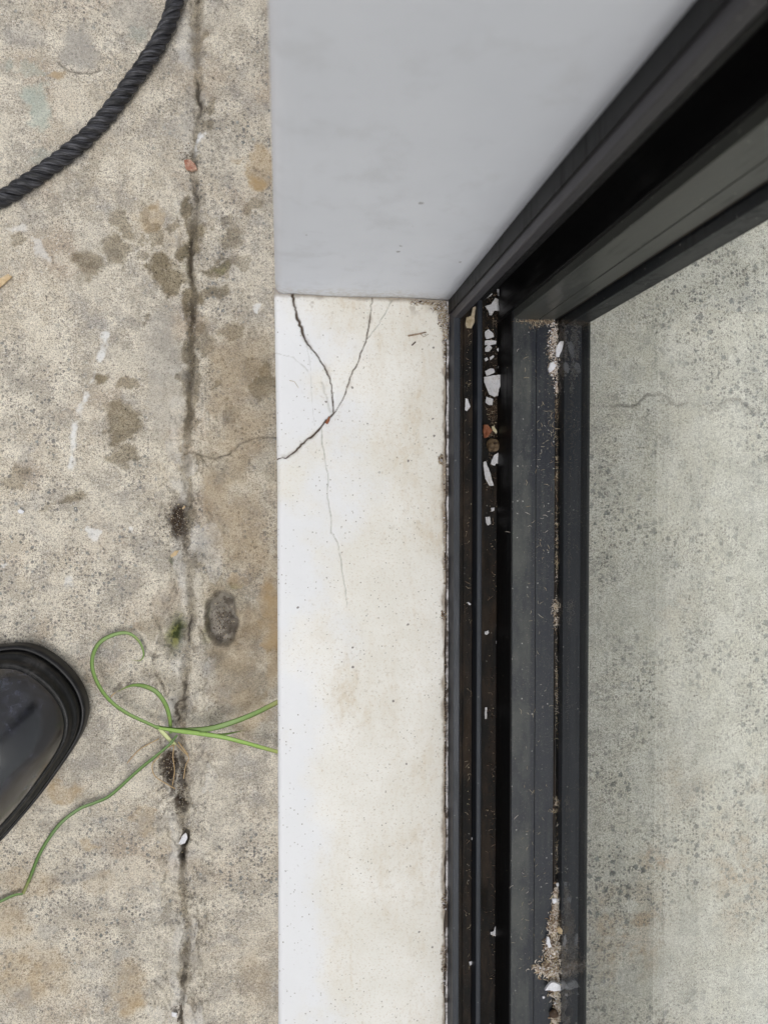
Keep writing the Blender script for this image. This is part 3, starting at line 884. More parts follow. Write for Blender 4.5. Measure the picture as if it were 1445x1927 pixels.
def make_rope():
    ctl = [(352, -120), (344, -50), (331, 2), (318, 42), (298, 82), (268, 128), (236, 172), (203, 215), (168, 254), (130, 287), (92, 316), (50, 345), (8, 372), (-40, 396), (-110, 425), (-190, 450)]
    RAD = .0050
    pts = [P(x, y, RAD) for x, y in ctl]
    # dense Catmull-Rom
    den = []
    for i in range(1, len(pts) - 2):
        p0, p1, p2, p3 = pts[i - 1:i + 3]
        for k in range(24):
            t = k / 24
            den.append(.5 * ((2 * p1) + (-p0 + p2) * t + (2 * p0 - 5 * p1 + 4 * p2 - p3) * t * t + (-p0 + 3 * p1 - 3 * p2 + p3) * t ** 3))
    # resample
    L = [0]
    for i in range(1, len(den)): L.append(L[-1] + (den[i] - den[i - 1]).length)
    step = .0005; N = int(L[-1] / step)
    xs = np.interp(np.arange(N) * step, L, [p.x for p in den]); ys = np.interp(np.arange(N) * step, L, [p.y for p in den])
    C = np.stack([xs, ys, np.full(N, RAD)], -1)
    Tn = np.gradient(C, axis=0); Tn /= np.linalg.norm(Tn, axis=1)[:, None]
    A = np.cross(Tn, [0, 0, 1]); A /= np.linalg.norm(A, axis=1)[:, None]
    Bv = np.cross(A, Tn)
    s = np.arange(N) * step
    root = empty('rope', tuple(C[N // 2]))
    tag(root, 'black three-strand twisted rope curving across the paving at upper left', 'rope')
    mt = rope_mat()
    PITCH = .0235; rs = RAD * .465; rc = RAD * .545
    K = 64
    for j in range(3):
        ph = -2 * math.pi * s / PITCH + j * 2 * math.pi / 3
        cen = C + (A * np.cos(ph)[:, None] + Bv * np.sin(ph)[:, None]) * rc
        cen[:, 2] += 0
        rad_dir = A * np.cos(ph)[:, None] + Bv * np.sin(ph)[:, None]
        tt = np.gradient(cen, axis=0); tt /= np.linalg.norm(tt, axis=1)[:, None]
        bi = np.cross(tt, rad_dir); bi /= np.linalg.norm(bi, axis=1)[:, None]
        rd = np.cross(bi, tt)
        th = np.linspace(0, 2 * math.pi, K, endpoint=False)
        # yarns twisted the other way inside the strand
        yarn = np.abs(np.sin((th[None, :] * 8 + 2 * math.pi * s[:, None] / .014 + .8 * np.sin(s[:, None] * 130 + j)) / 2))
        nz = np.sin(s[:, None] * 900 + th[None, :] * 3 + j) * .02
        rr_ = rs * (1.0 + .07 * yarn + nz + .05 * np.sin(s[:, None] * 61 + j * 2))
        V = cen[:, None, :] + (rd[:, None, :] * np.cos(th)[None, :, None] * 1.0 + bi[:, None, :] * np.sin(th)[None, :, None] * 1.08) * rr_[:, :, None]
        V[:, :, 2] = np.maximum(V[:, :, 2], .0002)
        V = V - np.array(root.location)
        n, k = V.shape[:2]
        uu = th[None, :] * 9 / (2 * math.pi) + s[:, None] / .011
        fibre = sstep(-.25, .45, fbm(uu * 4.3 % 1000, s[:, None] * 260 + j * 50, 1.0, 3, 7)) * (.35 + .65 * yarn)
        fibre = np.concatenate([fibre, fibre[:, :1]], 1)
        Xg = np.concatenate([V[:, :, 0], V[:, :1, 0]], 1); Yg = np.concatenate([V[:, :, 1], V[:, :1, 1]], 1); Zg = np.concatenate([V[:, :, 2], V[:, :1, 2]], 1)
        grid_mesh('strand', Xg, Yg, Zg, dict(fibre=fibre), mt, root)
    # loose fibres
    fb = MB(); r = random.Random(5)
    for i in range(1500):
        k = r.randrange(20, N - 20); an = r.uniform(0, 2 * math.pi)
        d = Vector(A[k]) * math.cos(an) + Vector(Bv[k]) * math.sin(an)
        if d.z < -.5: continue
        p = Vector(C[k]) + d * RAD * .98
        t = Vector(Tn[k]) * r.uniform(-1, 1) + d * r.uniform(.1, .7) + Vector((r.uniform(-.4, .4), r.uniform(-.4, .4), 0))
        ln = r.uniform(.001, .0028)
        q = p + t.normalized() * ln; q.z = max(q.z, .0003)
        mid = (p + q) / 2 + Vector((r.uniform(-1, 1), r.uniform(-1, 1), r.uniform(0, 1))) * .0003
        lo = Vector(root.location)
        fb.tube([p - lo, mid - lo, q - lo], [.00006, .00005, .00003], 3)
    f = fb.build('loose_fibres', [mt], root); f['kind'] = 'stuff'


make_rope()

# ------------------------------------------------------------------ boot
def boot_mat(name, base, scuff, am, rough):
    m = Mat(name, rough, spec=.75 if rough < .3 else .3)
    n1 = m.noise(30, 6, .65); n2 = m.noise(160, 5, .7, dist=.5); n3 = m.noise(900, 3, .6)
    f = m.math('MULTIPLY', m.step(n1, .38, .78), m.step(n2, .42, .72))
    c = m.mix(m.math('MULTIPLY', f, am), base, scuff)
    st = m.noise(200, 3, .6, m.mapping((.12, 1, 1), rot=(0, 0, R(-50))))
    c = m.mix(m.math('MULTIPLY', m.step(st, .66, .78), am * .5), c, scuff)
    v = m.n.new('ShaderNodeTexVoronoi'); m.l.new(m.warp(400, .004), v.inputs['Vector']); v.inputs['Scale'].default_value = 95
    on = m.math('MULTIPLY', m.step(v.outputs['Distance'], .15, .09), m.step(m.sep(v.outputs['Color'], 0), .7, .72))
    c = m.mix(m.math('MULTIPLY', on, .8), c, (.004, .004, .004))
    m.color(c)
    m.rough(m.step(f, 0, 1, rough, rough + .25))
    m.b.inputs['Coat Weight'].default_value = .9 if rough < .3 else .1; m.b.inputs['Coat Roughness'].default_value = .16
    m.bump(n3, .12, .0004); m.bump(n2, .18, .0008)
    return m.m


def make_boot():
    # outline of the outsole, pixels at ground level, clockwise from the top
    toe = [(-150, 1262), (-70, 1228), (0, 1216), (40, 1213), (72, 1221), (104, 1240), (132, 1266), (152, 1295), (162, 1325), (162, 1352), (154, 1380), (136, 1412),
           (108, 1453), (72, 1502), (36, 1545), (0, 1585), (-60, 1640), (-130, 1700), (-210, 1768), (-300, 1850), (-370, 1930), (-430, 1990), (-510, 2015), (-590, 1985),
           (-620, 1910), (-590, 1830), (-520, 1740), (-460, 1650), (-410, 1560), (-370, 1470), (-320, 1390), (-240, 1310)]
    n0 = len(toe); pts = []
    for i in range(n0):                                  # closed Catmull-Rom
        p0, p1, p2, p3 = [Vector(toe[(i + k) % n0]) for k in (-1, 0, 1, 2)]
        for k in range(8):
            t = k / 8
            pts.append(.5 * ((2 * p1) + (-p0 + p2) * t + (2 * p0 - 5 * p1 + 4 * p2 - p3) * t * t + (-p0 + 3 * p1 - 3 * p2 + p3) * t ** 3))
    O = [P(p.x, p.y, .010) for p in pts]
    O = [Vector((p.x, p.y, 0)) for p in O]
    n = len(O)
    sa, sb = P(-5, 1418, 0), P(-470, 1880, 0)            # spine from toe to heel
    ax = (sb - sa); LL = ax.length; ax.normalize()
    SP = []
    for p in O:
        t = max(0, min(LL, (p - sa).dot(ax)))
        SP.append((sa + ax * t, t / LL))
    root = empty('boot', tuple(sa))
    tag(root, 'scuffed black rubber boot with its rounded toe pointing into the picture', 'boot')
    def rings(prof, name, mat, cap=None):
        V = []
        for (a, z, *rest) in prof:
            for i, p in enumerate(O):
                s, t = SP[i]
                q = p.lerp(s, a)
                zz = z
                if rest: zz = z + rest[0] * t ** 1.3
                V.append(Vector((q.x, q.y, zz)) - sa)
        fs = []
        for k in range(len(prof) - 1):
            for i in range(n):
                j = (i + 1) % n
                fs.append((k * n + i, k * n + j, (k + 1) * n + j, (k + 1) * n + i)[::-1])
        if cap: fs.append(tuple(range((len(prof) - 1) * n, len(prof) * n))[::-1])
        return mesh_obj(name, V, fs, [mat], root, True)
    sole = boot_mat('sole_rubber', (.007, .007, .008), (.075, .075, .075), .7, .5)
    upper = boot_mat('upper_rubber', (.0035, .0035, .006), (.075, .08, .125), .85, .20)  # scuffs; their bluish colour also paints in a sky sheen
    band = boot_mat('band_rubber', (.006, .006, .006), (.085, .08, .076), .8, .42)
    rings([(.03, .0003), (.005, .0015), (0, .004), (0, .0105), (.006, .0125), (.03, .0130), (.045, .0125), (.050, .0112)], 'outsole', sole)
    rings([(.045, .0105), (.048, .0135), (.054, .0165), (.062, .0176), (.08, .0180), (.10, .0188), (.108, .0200), (.116, .0220), (.124, .0230), (.134, .0233), (.146, .0233), (.160, .0240)], 'foxing_band', band)
    # toe cap dome: rises to about 55 mm
    pr = []
    for k in range(0, 25):
        t = k / 24
        a = .154 + .846 * (.45 * t + .55 * (1 - math.cos(t * math.pi / 2)))
        z = .0228 + .034 * (math.sin(t * math.pi / 2)) ** 1.0
        pr.append((min(a, .999), z, .045 * t))
    rings(pr, 'toe_cap', upper)
    # shaft round the ankle, outside the picture
    b = MB()
    c = P(-400, 1800, 0) - sa
    V = []; fs = []; m_ = 36
    for k, (r1, z) in enumerate([(.052, .05), (.050, .09), (.047, .13), (.050, .19), (.055, .25), (.055, .255), (.052, .255), (.050, .20)]):
        for i in range(m_):
            an = 2 * math.pi * i / m_
            V.append((c.x + r1 * math.cos(an) + .12 * (.05 - min(z, .05)), c.y + r1 * .95 * math.sin(an), z))
    for k in range(7):
        for i in range(m_):
            fs.append((k * m_ + i, k * m_ + (i + 1) % m_, (k + 1) * m_ + (i + 1) % m_, (k + 1) * m_ + i))
    mesh_obj('shaft', V, fs, [upper], root, True)


make_boot()

# ------------------------------------------------------------------ weed in the joint
def leaf_mat(name, c1, c2, tip=None):
    m = Mat(name, .42, spec=.45)
    n = m.noise(300, 3, .6)
    c = m.mix(n, c1, c2)
    c = m.mix(m.math('MULTIPLY', m.attr('rib'), .45), c, tuple(min(1, v * 1.5) for v in c2))
    c = m.mix(m.step(m.noise(90, 5, .7), .58, .68, 0, .5), c, (.30, .30, .09))
    c = m.mix(m.math('MULTIPLY', m.step(m.attr('along'), .86, 1.0), .5), c, (.40, .33, .14))
    m.color(c)
    m.bump(m.attr('rib'), .5, .0003)
    return m.m


def catmull(p, sub=8):
    q = [p[0] + (p[0] - p[1])] + p + [p[-1] + (p[-1] - p[-2])]
    out = []
    for i in range(1, len(q) - 2):
        p0, p1, p2, p3 = q[i - 1:i + 3]
        for k in range(sub):
            t = k / sub
            out.append(.5 * ((2 * p1) + (-p0 + p2) * t + (2 * p0 - 5 * p1 + 4 * p2 - p3) * t * t + (-p0 + 3 * p1 - 3 * p2 + p3) * t ** 3))
    out.append(p[-1])
    return out


def blade(root, pts, width, mat, name='blade', fold=.16, twist=0.25, base_w=.6, taper=True):
    """pts: (px, py, height above ground)"""
    c = catmull([P(x, y, z) for x, y, z in pts])
    n = len(c); V = []; fs = []
    for i, p in enumerate(c):
        t = i / (n - 1)
        tg = (c[min(i + 1, n - 1)] - c[max(i - 1, 0)]).normalized()
        sd_ = tg.cross(Vector((0, 0, 1))).normalized()
        up = sd_.cross(tg)
        a = twist * math.sin(t * 5)
        s2 = sd_ * math.cos(a) + up * math.sin(a); u2 = -sd_ * math.sin(a) + up * math.cos(a)
        w = width * .5 * (base_w + (1 - base_w) * min(1, t * 4)) * (1 if t < .55 or not taper else max(.06, 1 - ((t - .55) / .45) ** 1.6))
        for q in (p - s2 * w + u2 * w * fold, p - s2 * w * .5 + u2 * w * fold * .35, p, p + s2 * w * .5 + u2 * w * fold * .35, p + s2 * w + u2 * w * fold,
                  p + s2 * w * .5 + u2 * (w * fold * .35 - .00014), p - u2 * .00016, p - s2 * w * .5 + u2 * (w * fold * .35 - .00014)):
            V.append(q - Vector(root.location))
    for i in range(n - 1):
        for k in range(8):
            fs.append((i * 8 + k, i * 8 + (k + 1) % 8, (i + 1) * 8 + (k + 1) % 8, (i + 1) * 8 + k))
    o = mesh_obj(name, V, fs, [mat], root, True)
    at = o.data.attributes.new('rib', 'FLOAT', 'POINT')
    at.data.foreach_set('value', [([0, .35, 1, .35, 0, .35, 1, .35][i % 8]) for i in range(len(V))])
    at = o.data.attributes.new('along', 'FLOAT', 'POINT')
    at.data.foreach_set('value', [(i // 8) / (n - 1) for i in range(len(V))])
    return o


def make_weed():
    root = empty('weed', tuple(P(330, 1392, 0)))
    tag(root, 'green grassy weed with long curling blades rooted in the paving joint', 'weed')
    g1 = leaf_mat('blade_green', (.105, .185, .04), (.165, .265, .065))
    g2 = leaf_mat('blade_light', (.17, .31, .05), (.26, .41, .09))
    g3 = leaf_mat('blade_dark', (.07, .135, .03), (.11, .20, .05))
    dry = leaf_mat('dry_root', (.38, .25, .12), (.52, .38, .20))
    pale = leaf_mat('pale_stem', (.42, .46, .20), (.55, .58, .32))
    w = .0027
    blade(root, [(328, 1398, .003), (312, 1382, .006), (292, 1367, .008), (240, 1342, .010), (205, 1315, .011), (182, 1280, .010), (174, 1245, .009), (185, 1213, .007), (210, 1196, .006), (240, 1191, .005), (262, 1206, .004), (271, 1230, .003), (264, 1243, .002), (248, 1242, .001)], w, g1)
    blade(root, [(322, 1380, .006), (320, 1352, .012), (312, 1325, .017), (295, 1302, .019), (272, 1291, .018), (248, 1290, .015), (218, 1303, .012)], w * 1.15, g1)
    blade(root, [(218, 1303, .012), (211, 1309, .010), (206, 1319, .008)], w * .3, dry, 'dry_tip')
    blade(root, [(292, 1367, .010), (330, 1374, .012), (365, 1374, .013), (400, 1370, .014), (440, 1358, .015), (480, 1342, .016), (524, 1320, .017)], w * 1.35, g1, taper=False)
    blade(root, [(300, 1370, .011), (335, 1375, .013), (375, 1380, .014), (420, 1387, .013), (460, 1397, .012), (524, 1415, .010)], w * 1.1, g2, taper=False)
    blade(root, [(345, 1377, .010), (385, 1383, .010), (420, 1382, .008), (462, 1374, .004)], w * .7, g1)
    blade(root, [(334, 1383, .008), (318, 1402, .009), (292, 1424, .008), (260, 1450, .006), (210, 1495, .004), (180, 1510, .004), (150, 1522, .0045), (112, 1552, .005), (78, 1602, .005), (58, 1650, .003), (44, 1682, .002)], w * .85, g3, taper=False)
    blade(root, [(44, 1682, .002), (28, 1684, .0025), (0, 1697, .003), (-30, 1716, .003)], w * .8, g3)
    blade(root, [(330, 1402, .002), (318, 1390, .005), (306, 1377, .008), (294, 1367, .010)], .0032, pale, 'stem', base_w=1)
    rb = lambda pts, r: MB().tube([p - Vector(root.location) for p in catmull([P(*p) for p in pts], 5)], r, 5).build('root', [dry], root, True)
    rb([(328, 1402, .003), (310, 1410, .004), (298, 1425, .0035), (287, 1440, .003), (292, 1460, .003), (312, 1474, .003), (330, 1484, .002)], .00038)
    rb([(328, 1402, .003), (326, 1425, .004), (329, 1450, .003), (325, 1478, .001)], .00034)
    rb([(332, 1400, .003), (343, 1412, .004), (356, 1426, .003), (350, 1440, .002), (346, 1465, .001)], .00032)
    rb([(336, 1396, .004), (342, 1404, .005), (354, 1420, .004)], .0005)
    rb([(300, 1390, .002), (275, 1403, .002), (258, 1415, .001), (240, 1436, .0006)], .00035)


make_weed()

# ------------------------------------------------------------------ loose bits
def flake_mat(name, c1, c2, rough=.7):
    m = Mat(name, rough, spec=.3)
    n = m.noise(260, 4, .65)
    c = m.mix(m.step(n, .3, .7), c1, c2)
    c = m.mix(m.step(m.noise(900, 4, .7), .56, .68, 0, .6), c, (.16, .13, .10))
    c = m.mix(m.step(m.noise(170, 5, .7), .5, .66, 0, .35), c, (.34, .29, .22))
    m.color(c); m.bump(n, .4, .0008)
    return m.m


FW = flake_mat('white_paint_flake', (.66, .66, .69), (.78, .78, .80))
FG = flake_mat('grey_paint_flake', (.36, .37, .40), (.48, .48, .50))
FT = flake_mat('tan_husk', (.36, .28, .17), (.62, .54, .40))
FY = flake_mat('yellow_chip', (.62, .55, .34), (.76, .70, .50))
FB = flake_mat('brick_crumb', (.20, .065, .03), (.32, .12, .06))
FD = flake_mat('dark_brown_bit', (.035, .02, .012), (.10, .06, .035))
FO = flake_mat('wood', (.50, .36, .20), (.66, .52, .33))


def Z5(pts): return [(800 + x / 4.379, 500 + y / 4.379) for x, y in pts]
def Z7(pts): return [(800 + x / 3.854, 900 + y / 3.854) for x, y in pts]
def Z8(pts): return [(800 + x / 3.658, 1400 + y / 3.658) for x, y in pts]
def Z3(pts): return [(x / 2.479, 1150 + y / 2.479) for x, y in pts]
def Z2(pts): return [(x / 2.726, 640 + y / 2.726) for x, y in pts]
def Z1(pts): return [(x / 2.726, y / 2.726) for x, y in pts]


def flake(name, pts, z, label, cat, mat=None, thick=.0006, tilt=0.0, group=None, seed=0):
    r = random.Random(seed or len(label) * 7 + int(pts[0][1]))
    W_ = [P(x, y, z + thick) for x, y in pts]
    c = sum(W_, Vector()) / len(W_)
    # roughen the outline
    out = []
    for i, p in enumerate(W_):
        q = W_[(i + 1) % len(W_)]
        L_ = (q - p).length
        k = max(1, int(L_ / .0011))
        for j in range(k):
            t = j / k
            e = .00018 if j else .00005
            out.append(p.lerp(q, t) + Vector((r.uniform(-e, e), r.uniform(-e, e), 0)))
    ta = r.uniform(0, 6.28); n = len(out)
    ext = max((p - c).length for p in out)
    def zt(p):
        d = p - c
        u = d.x * math.cos(ta) + d.y * math.sin(ta)
        return (u / ext + 1) * .5 * tilt + (d.length / ext) ** 2 * tilt * .35 + r.uniform(0, thick * .12)
    V = []
    top = [Vector((p.x, p.y, z + thick + zt(p))) for p in out]
    inn = []
    for p in out:
        q = c.lerp(p, .55) + Vector((r.uniform(-.0002, .0002), r.uniform(-.0002, .0002), 0))
        inn.append(Vector((q.x, q.y, z + thick * 1.15 + zt(q) + r.uniform(-.0001, .0002))))
    bot = [Vector((p.x * .5 + t.x * .5, t.y, t.z - thick)) for p, t in zip(out, top)]
    V = top + inn + bot + [Vector((c.x, c.y, z + thick * 1.2 + tilt * .45))]
    fs = []
    for i in range(n):
        j = (i + 1) % n
        fs.append((i, j, n + j, n + i)); fs.append((n + i, n + j, 3 * n)); fs.append((2 * n + i, 2 * n + j, j, i))
    fs.append(tuple(range(2 * n, 3 * n))[::-1])
    base = Vector((c.x, c.y, z))
    o = mesh_obj(name, [v - base for v in V], fs, [mat or FW])
    o.location = base
    bm = bmesh.new(); bm.from_mesh(o.data); bmesh.ops.recalc_face_normals(bm, faces=bm.faces); bm.to_mesh(o.data); bm.free()
    tag(o, label, cat, group)
    return o


T1, T2, SR = Z_T1 + .0002, Z_T2 + .0002, ZR + .0001
G = 'paint flakes lying in the window track'
fl = [
    (Z5([(480, 920), (560, 905), (615, 900), (625, 960), (600, 1020), (590, 1075), (560, 1085), (520, 1065), (500, 1010), (480, 960)]), T2 + .006, 'largest white paint flake in the track, wrinkled across its face', FW, .002),
    (Z5([(585, 165), (600, 150), (650, 190), (668, 240), (630, 262), (590, 250)]), T2 + .004, 'pointed white flake at the top corner of the track above the star-shaped flake', FW, .0015),
    (Z5([(480, 230), (545, 180), (548, 240), (510, 268), (480, 260)]), T2 + .006, 'small speckled white flake beside the side frame, left of the pointed one', FW, .001),
    (Z5([(487, 340), (540, 320), (570, 270), (600, 280), (600, 330), (640, 350), (672, 340), (665, 380), (610, 375), (570, 370), (545, 370), (545, 410), (525, 410), (515, 375)]), T2 + .003, 'star-shaped white flake with several prongs near the top of the track', FW, .0015),
    (Z5([(685, 330), (740, 262), (775, 265), (700, 340)]), T2 + .003, 'grey slanting flake against the sash corner', FG, .002),
    (Z5([(490, 545), (520, 525), (555, 560), (560, 590), (530, 600), (500, 605), (490, 580)]), T2 + .004, 'roof-shaped white flake below the star-shaped flake', FW, .001),
    (Z5([(490, 620), (530, 615), (580, 625), (575, 650), (545, 648), (530, 660), (545, 680), (520, 710), (490, 710), (490, 680), (515, 650), (490, 655)]), T2 + .003, 'folded white flake shaped like a bird above the largest flake', FW, .0015),
    (Z5([(585, 690), (630, 640), (636, 700), (620, 725), (600, 715)]), T2 + .002, 'narrow triangular white flake close to the sash beside the folded one', FW, .002),
    (Z5([(490, 870), (530, 848), (560, 850), (570, 880), (540, 895), (500, 910)]), T2 + .006, 'white flake tucked under the upper edge of the largest flake', FW, .001),
    (Z5([(500, 1080), (555, 1100), (550, 1150), (520, 1150), (492, 1130)]), T2 + .004, 'white flake just below the largest flake', FW, .0015),
    (Z5([(325, 1095), (345, 1100), (370, 1160), (340, 1200), (325, 1190)]), T1, 'white flake in the narrow outer channel beside the largest flake', FW, .0015),
    (Z5([(565, 1560), (630, 1520), (635, 1580), (630, 1630), (580, 1630), (570, 1648), (537, 1635), (545, 1600)]), T2 + .002, 'white lobed flake just below the round brown seed', FW, .0015),
    ([(908.5, 870), (913, 868), (921, 888), (928, 914), (920, 914), (912, 900)], T2 + .005, 'long slender white flake lying along the ridge', FW, .001),
    (Z7([(525, 120), (560, 100), (560, 160), (555, 210), (520, 210), (522, 160)]), T2, 'tall white flake split by a crease below the slender flake', FW, .001),
    (Z7([(475, 215), (500, 210), (498, 235), (478, 242)]), T2, 'tiny white flake at the foot of the tall creased flake', FW, .0004),
    (Z7([(435, 280), (465, 278), (473, 330), (450, 343), (438, 320)]), T2, 'thumbnail-shaped white flake on its own beside the ridge', FW, .0008),
    (Z7([(430, 1110), (455, 1103), (462, 1120), (445, 1135), (430, 1130)]), T2, 'small round white flake beside the ridge halfway down the track', FW, .0004),
    (Z7([(512, 1180), (530, 1178), (528, 1195), (515, 1200)]), T2, 'tiny white flake right of and below the small round one', FW, .0003),
    (Z7([(300, 900), (315, 898), (332, 912), (320, 922)]), T1, 'small white flake in the outer channel, upper of the three lying there', FW, .0004),
    (Z7([(432, 1660), (445, 1660), (445, 1745), (432, 1745)]), T2, 'matchstick-like white sliver standing along the ridge', FW, .0004),
    (Z8([(445, 1290), (470, 1285), (480, 1250), (495, 1245), (497, 1300), (485, 1325), (465, 1312), (448, 1308)]), T2, 'boot-shaped white flake near the lower end of the track', FW, .001),
    (Z8([(318, 645), (335, 640), (333, 660), (318, 658)]), T1, 'small white flake in the outer channel, middle of the three lying there', FW, .0004),
    (Z8([(300, 1500), (322, 1495), (320, 1515), (305, 1522)]), T1, 'small white flake in the outer channel, lowest of the three lying there', FW, .0004),
    (Z5([(690, 135), (715, 130), (728, 155), (710, 175), (690, 165)]), T2 + .004, 'bright white square chip at the dark top end of the track', FW, .0006),
    (Z5([(600, 822), (622, 825), (630, 880), (612, 900), (603, 860)]), T2 + .003, 'white flake squeezed against the sash above the largest flake', FW, .001),
    (Z5([(487, 765), (505, 755), (517, 775), (495, 790)]), T2 + .003, 'left one of two tiny flakes between the folded and the largest flake', FW, .0004),
    (Z5([(530, 755), (560, 738), (567, 750), (535, 778)]), T2 + .003, 'right one of two tiny flakes between the folded and the largest flake', FW, .0004),
    (Z5([(690, 620), (704, 620), (704, 690), (692, 660)]), T2 + .012, 'thin white sliver clinging to the side of the sash', FW, .0003),
]
for i, (pts, z, lab, mt, tl) in enumerate(fl):
    flake('paint_flake', pts, z, lab, 'paint flake', mt, .0006, tl, G, 100 + i)
flake('paint_chip', Z5([(603, 125), (670, 106), (668, 125), (645, 135), (620, 134)]), T2 + .006, 'yellowish crescent chip at the top end of the track', 'chip', FY, .0006, .001)
flake('husk', Z5([(325, 490), (335, 430), (375, 415), (385, 350), (405, 345), (402, 400), (395, 480), (370, 525), (335, 520)]), T1 + .003, 'tan papery husk curled in the top of the outer channel', 'husk', FT, .0006, .003)
flake('brick_crumb', Z5([(480, 1310), (510, 1310), (550, 1360), (515, 1410), (485, 1420), (475, 1370)]), T2 + .004, 'red-brown brick crumb beside the round brown seed', 'brick crumb', FB, .002, .001)
flake('paint_flake', Z5([(545, 1325), (565, 1320), (590, 1370), (580, 1388), (555, 1360)]), T2 + .003, 'small ivory flake beside the brick crumb', 'paint flake', FY, .0006, .001, G)
SG = 'paint flakes lying on the glazing seal'
flake('paint_flake', Z5([(1075, 680), (1100, 630), (1125, 630), (1120, 690), (1095, 755), (1072, 750)]), SR, 'elongated white flake leaning on the glass at the top of the seal', 'paint flake', FW, .0012, .002, SG)
flake('paint_flake', Z5([(1010, 850), (1030, 800), (1050, 793), (1072, 830), (1055, 860), (1020, 880)]), SR, 'rounded white flake on the seal below the elongated one', 'paint flake', FW, .0012, .001, SG)
flake('paint_flake', Z8([(820, 1690), (850, 1640), (870, 1625), (915, 1640), (925, 1680), (880, 1695), (850, 1690)]), SR + .001, 'broad white flake in the fibrous debris near the foot of the seal', 'paint flake', FW, .0015, .002, SG)
flake('paint_flake', Z8([(872, 1065), (900, 1060), (903, 1085), (880, 1100)]), SR, 'small white flake at the upper tip of the fibrous debris', 'paint flake', FW, .0012, .0005, SG)
flake('paint_flake', Z8([(898, 960), (915, 955), (918, 975), (905, 982)]), SR, 'tiny white flake on the seal above the fibrous debris', 'paint flake', FW, .0008, .0003, SG)
flake('paint_flake', Z8([(835, 1325), (848, 1325), (862, 1390), (845, 1400), (833, 1370)]), SR + .001, 'upright white flake on the left flank of the fibrous debris', 'paint flake', FW, .0012, .001, SG)
flake('paint_flake', Z8([(805, 1740), (820, 1736), (822, 1748), (808, 1752)]), SR, 'tiny white flake on the rail left of the lowest debris', 'paint flake', FW, .0006, .0002, SG)
flake('orange_crumb', Z8([(905, 1268), (925, 1258), (942, 1280), (938, 1308), (915, 1300)]), SR + .001, 'orange crumb in the fibrous debris on the seal', 'crumb', FO, .0018, .0006)
# on the paving
flake('paint_flake', Z3([(835, 1082), (850, 1050), (868, 1033), (876, 1058), (865, 1080), (845, 1086)]), .0008, 'white paint flake caught in the open joint below the weed', 'paint flake', FW, .0006, .001)
flake('paint_flake', Z3([(803, 1868), (828, 1873), (825, 1896), (803, 1889)]), .0008, 'square white flake beside the joint at the bottom of the picture', 'paint flake', FW, .0006, .0005)
flake('paint_flake', Z2([(92, 876), (108, 865), (128, 878), (118, 892), (100, 888)]), .0008, 'small white flake alone on the paving left of the dark soil', 'paint flake', FW, .0006, .0003)
flake('wood_chip', Z1([(-20, 1440), (45, 1406), (66, 1420), (0, 1480), (-30, 1490)]), .0008, 'tan wood chip at the left edge below the rope', 'wood chip', FO, .0012, .001)
flake('wood_chip', Z2([(875, 1105), (900, 1080), (920, 1078), (905, 1105), (880, 1116)]), .0008, 'pale wood chip beside the joint just below the dark soil', 'wood chip', FO, .001, .0005)
flake('crumb', Z1([(945, 825), (975, 818), (1000, 840), (1015, 870), (985, 880), (955, 868)]), .0008, 'red-brown crumb on the joint below the white paint spot', 'crumb', flake_mat('red_crumb', (.28, .10, .06), (.62, .42, .32)), .002, .001)
flake('wood_chip', Z2([(935, 862), (948, 850), (952, 856), (938, 868)]), .0012, 'tiny pale splinter lying on the dark soil in the joint', 'wood chip', FO, .0006, .0003)


def lump(name, px, py, z, rpx, label, cat, mat, squash=.8, seed=1, rough=.12):
    bm = bmesh.new(); bmesh.ops.create_icosphere(bm, subdivisions=4, radius=rpx * (CAMZ - z) / F)
    r = random.Random(seed)
    ph = [Vector((r.uniform(-1, 1), r.uniform(-1, 1), r.uniform(-1, 1))) * 1400 for _ in range(5)]
    rad = rpx * (CAMZ - z) / F
    for v in bm.verts:
        k = 1 + rough * sum(math.sin(v.co.dot(p) + i) for i, p in enumerate(ph)) / 3
        v.co *= k; v.co.z *= squash
    me = bpy.data.meshes.new(name); bm.to_mesh(me); bm.free()
    o = link(name, me, mat, None, True)
    o.location = P(px, py, z + rad * squash) * 1.0
    return tag(o, label, cat)


lump('seed', 928, 838, T2, 13, 'round brown seed capsule with a dark hole in the track', 'seed', flake_mat('seed_skin', (.05, .03, .015), (.24, .17, .10)), .8, 3, .10)
# its hole
b = MB(); c = P(932, 834, T2 + .0082)
b.tube([c + Vector((0, 0, -.002)), c + Vector((.0, 0, .0004))], [.0008, .0008], 8)
so_ = [o for o in COL.objects if o.name == 'seed'][0]
b.v = [tuple(Vector(v) - so_.location) for v in b.v]
b.build('hole', [FD], so_)
lump('pebble', 947, 569, T2, 8, 'brown pebble behind the star-shaped flake in the track', 'pebble', flake_mat('pebble_brown', (.10, .06, .03), (.22, .15, .08)), .8, 5, .1)
lump('grit', 1042, 1908, SR, 9, 'dark brown granule on the seal at the bottom edge', 'granule', FD, .7, 6, .15)


def twig(pts, r_, label, mat=FO, z=SILL + .0006):
    base = P(pts[0][0], pts[0][1], z)
    o = MB().tube([P(x, y, z + r_) - base for x, y in pts], [r_, r_ * .9, r_ * .6][:len(pts)] if len(pts) <= 3 else r_, 6).build('twig', [mat], None, True)
    o.location = base
    return tag(o, label, 'twig')


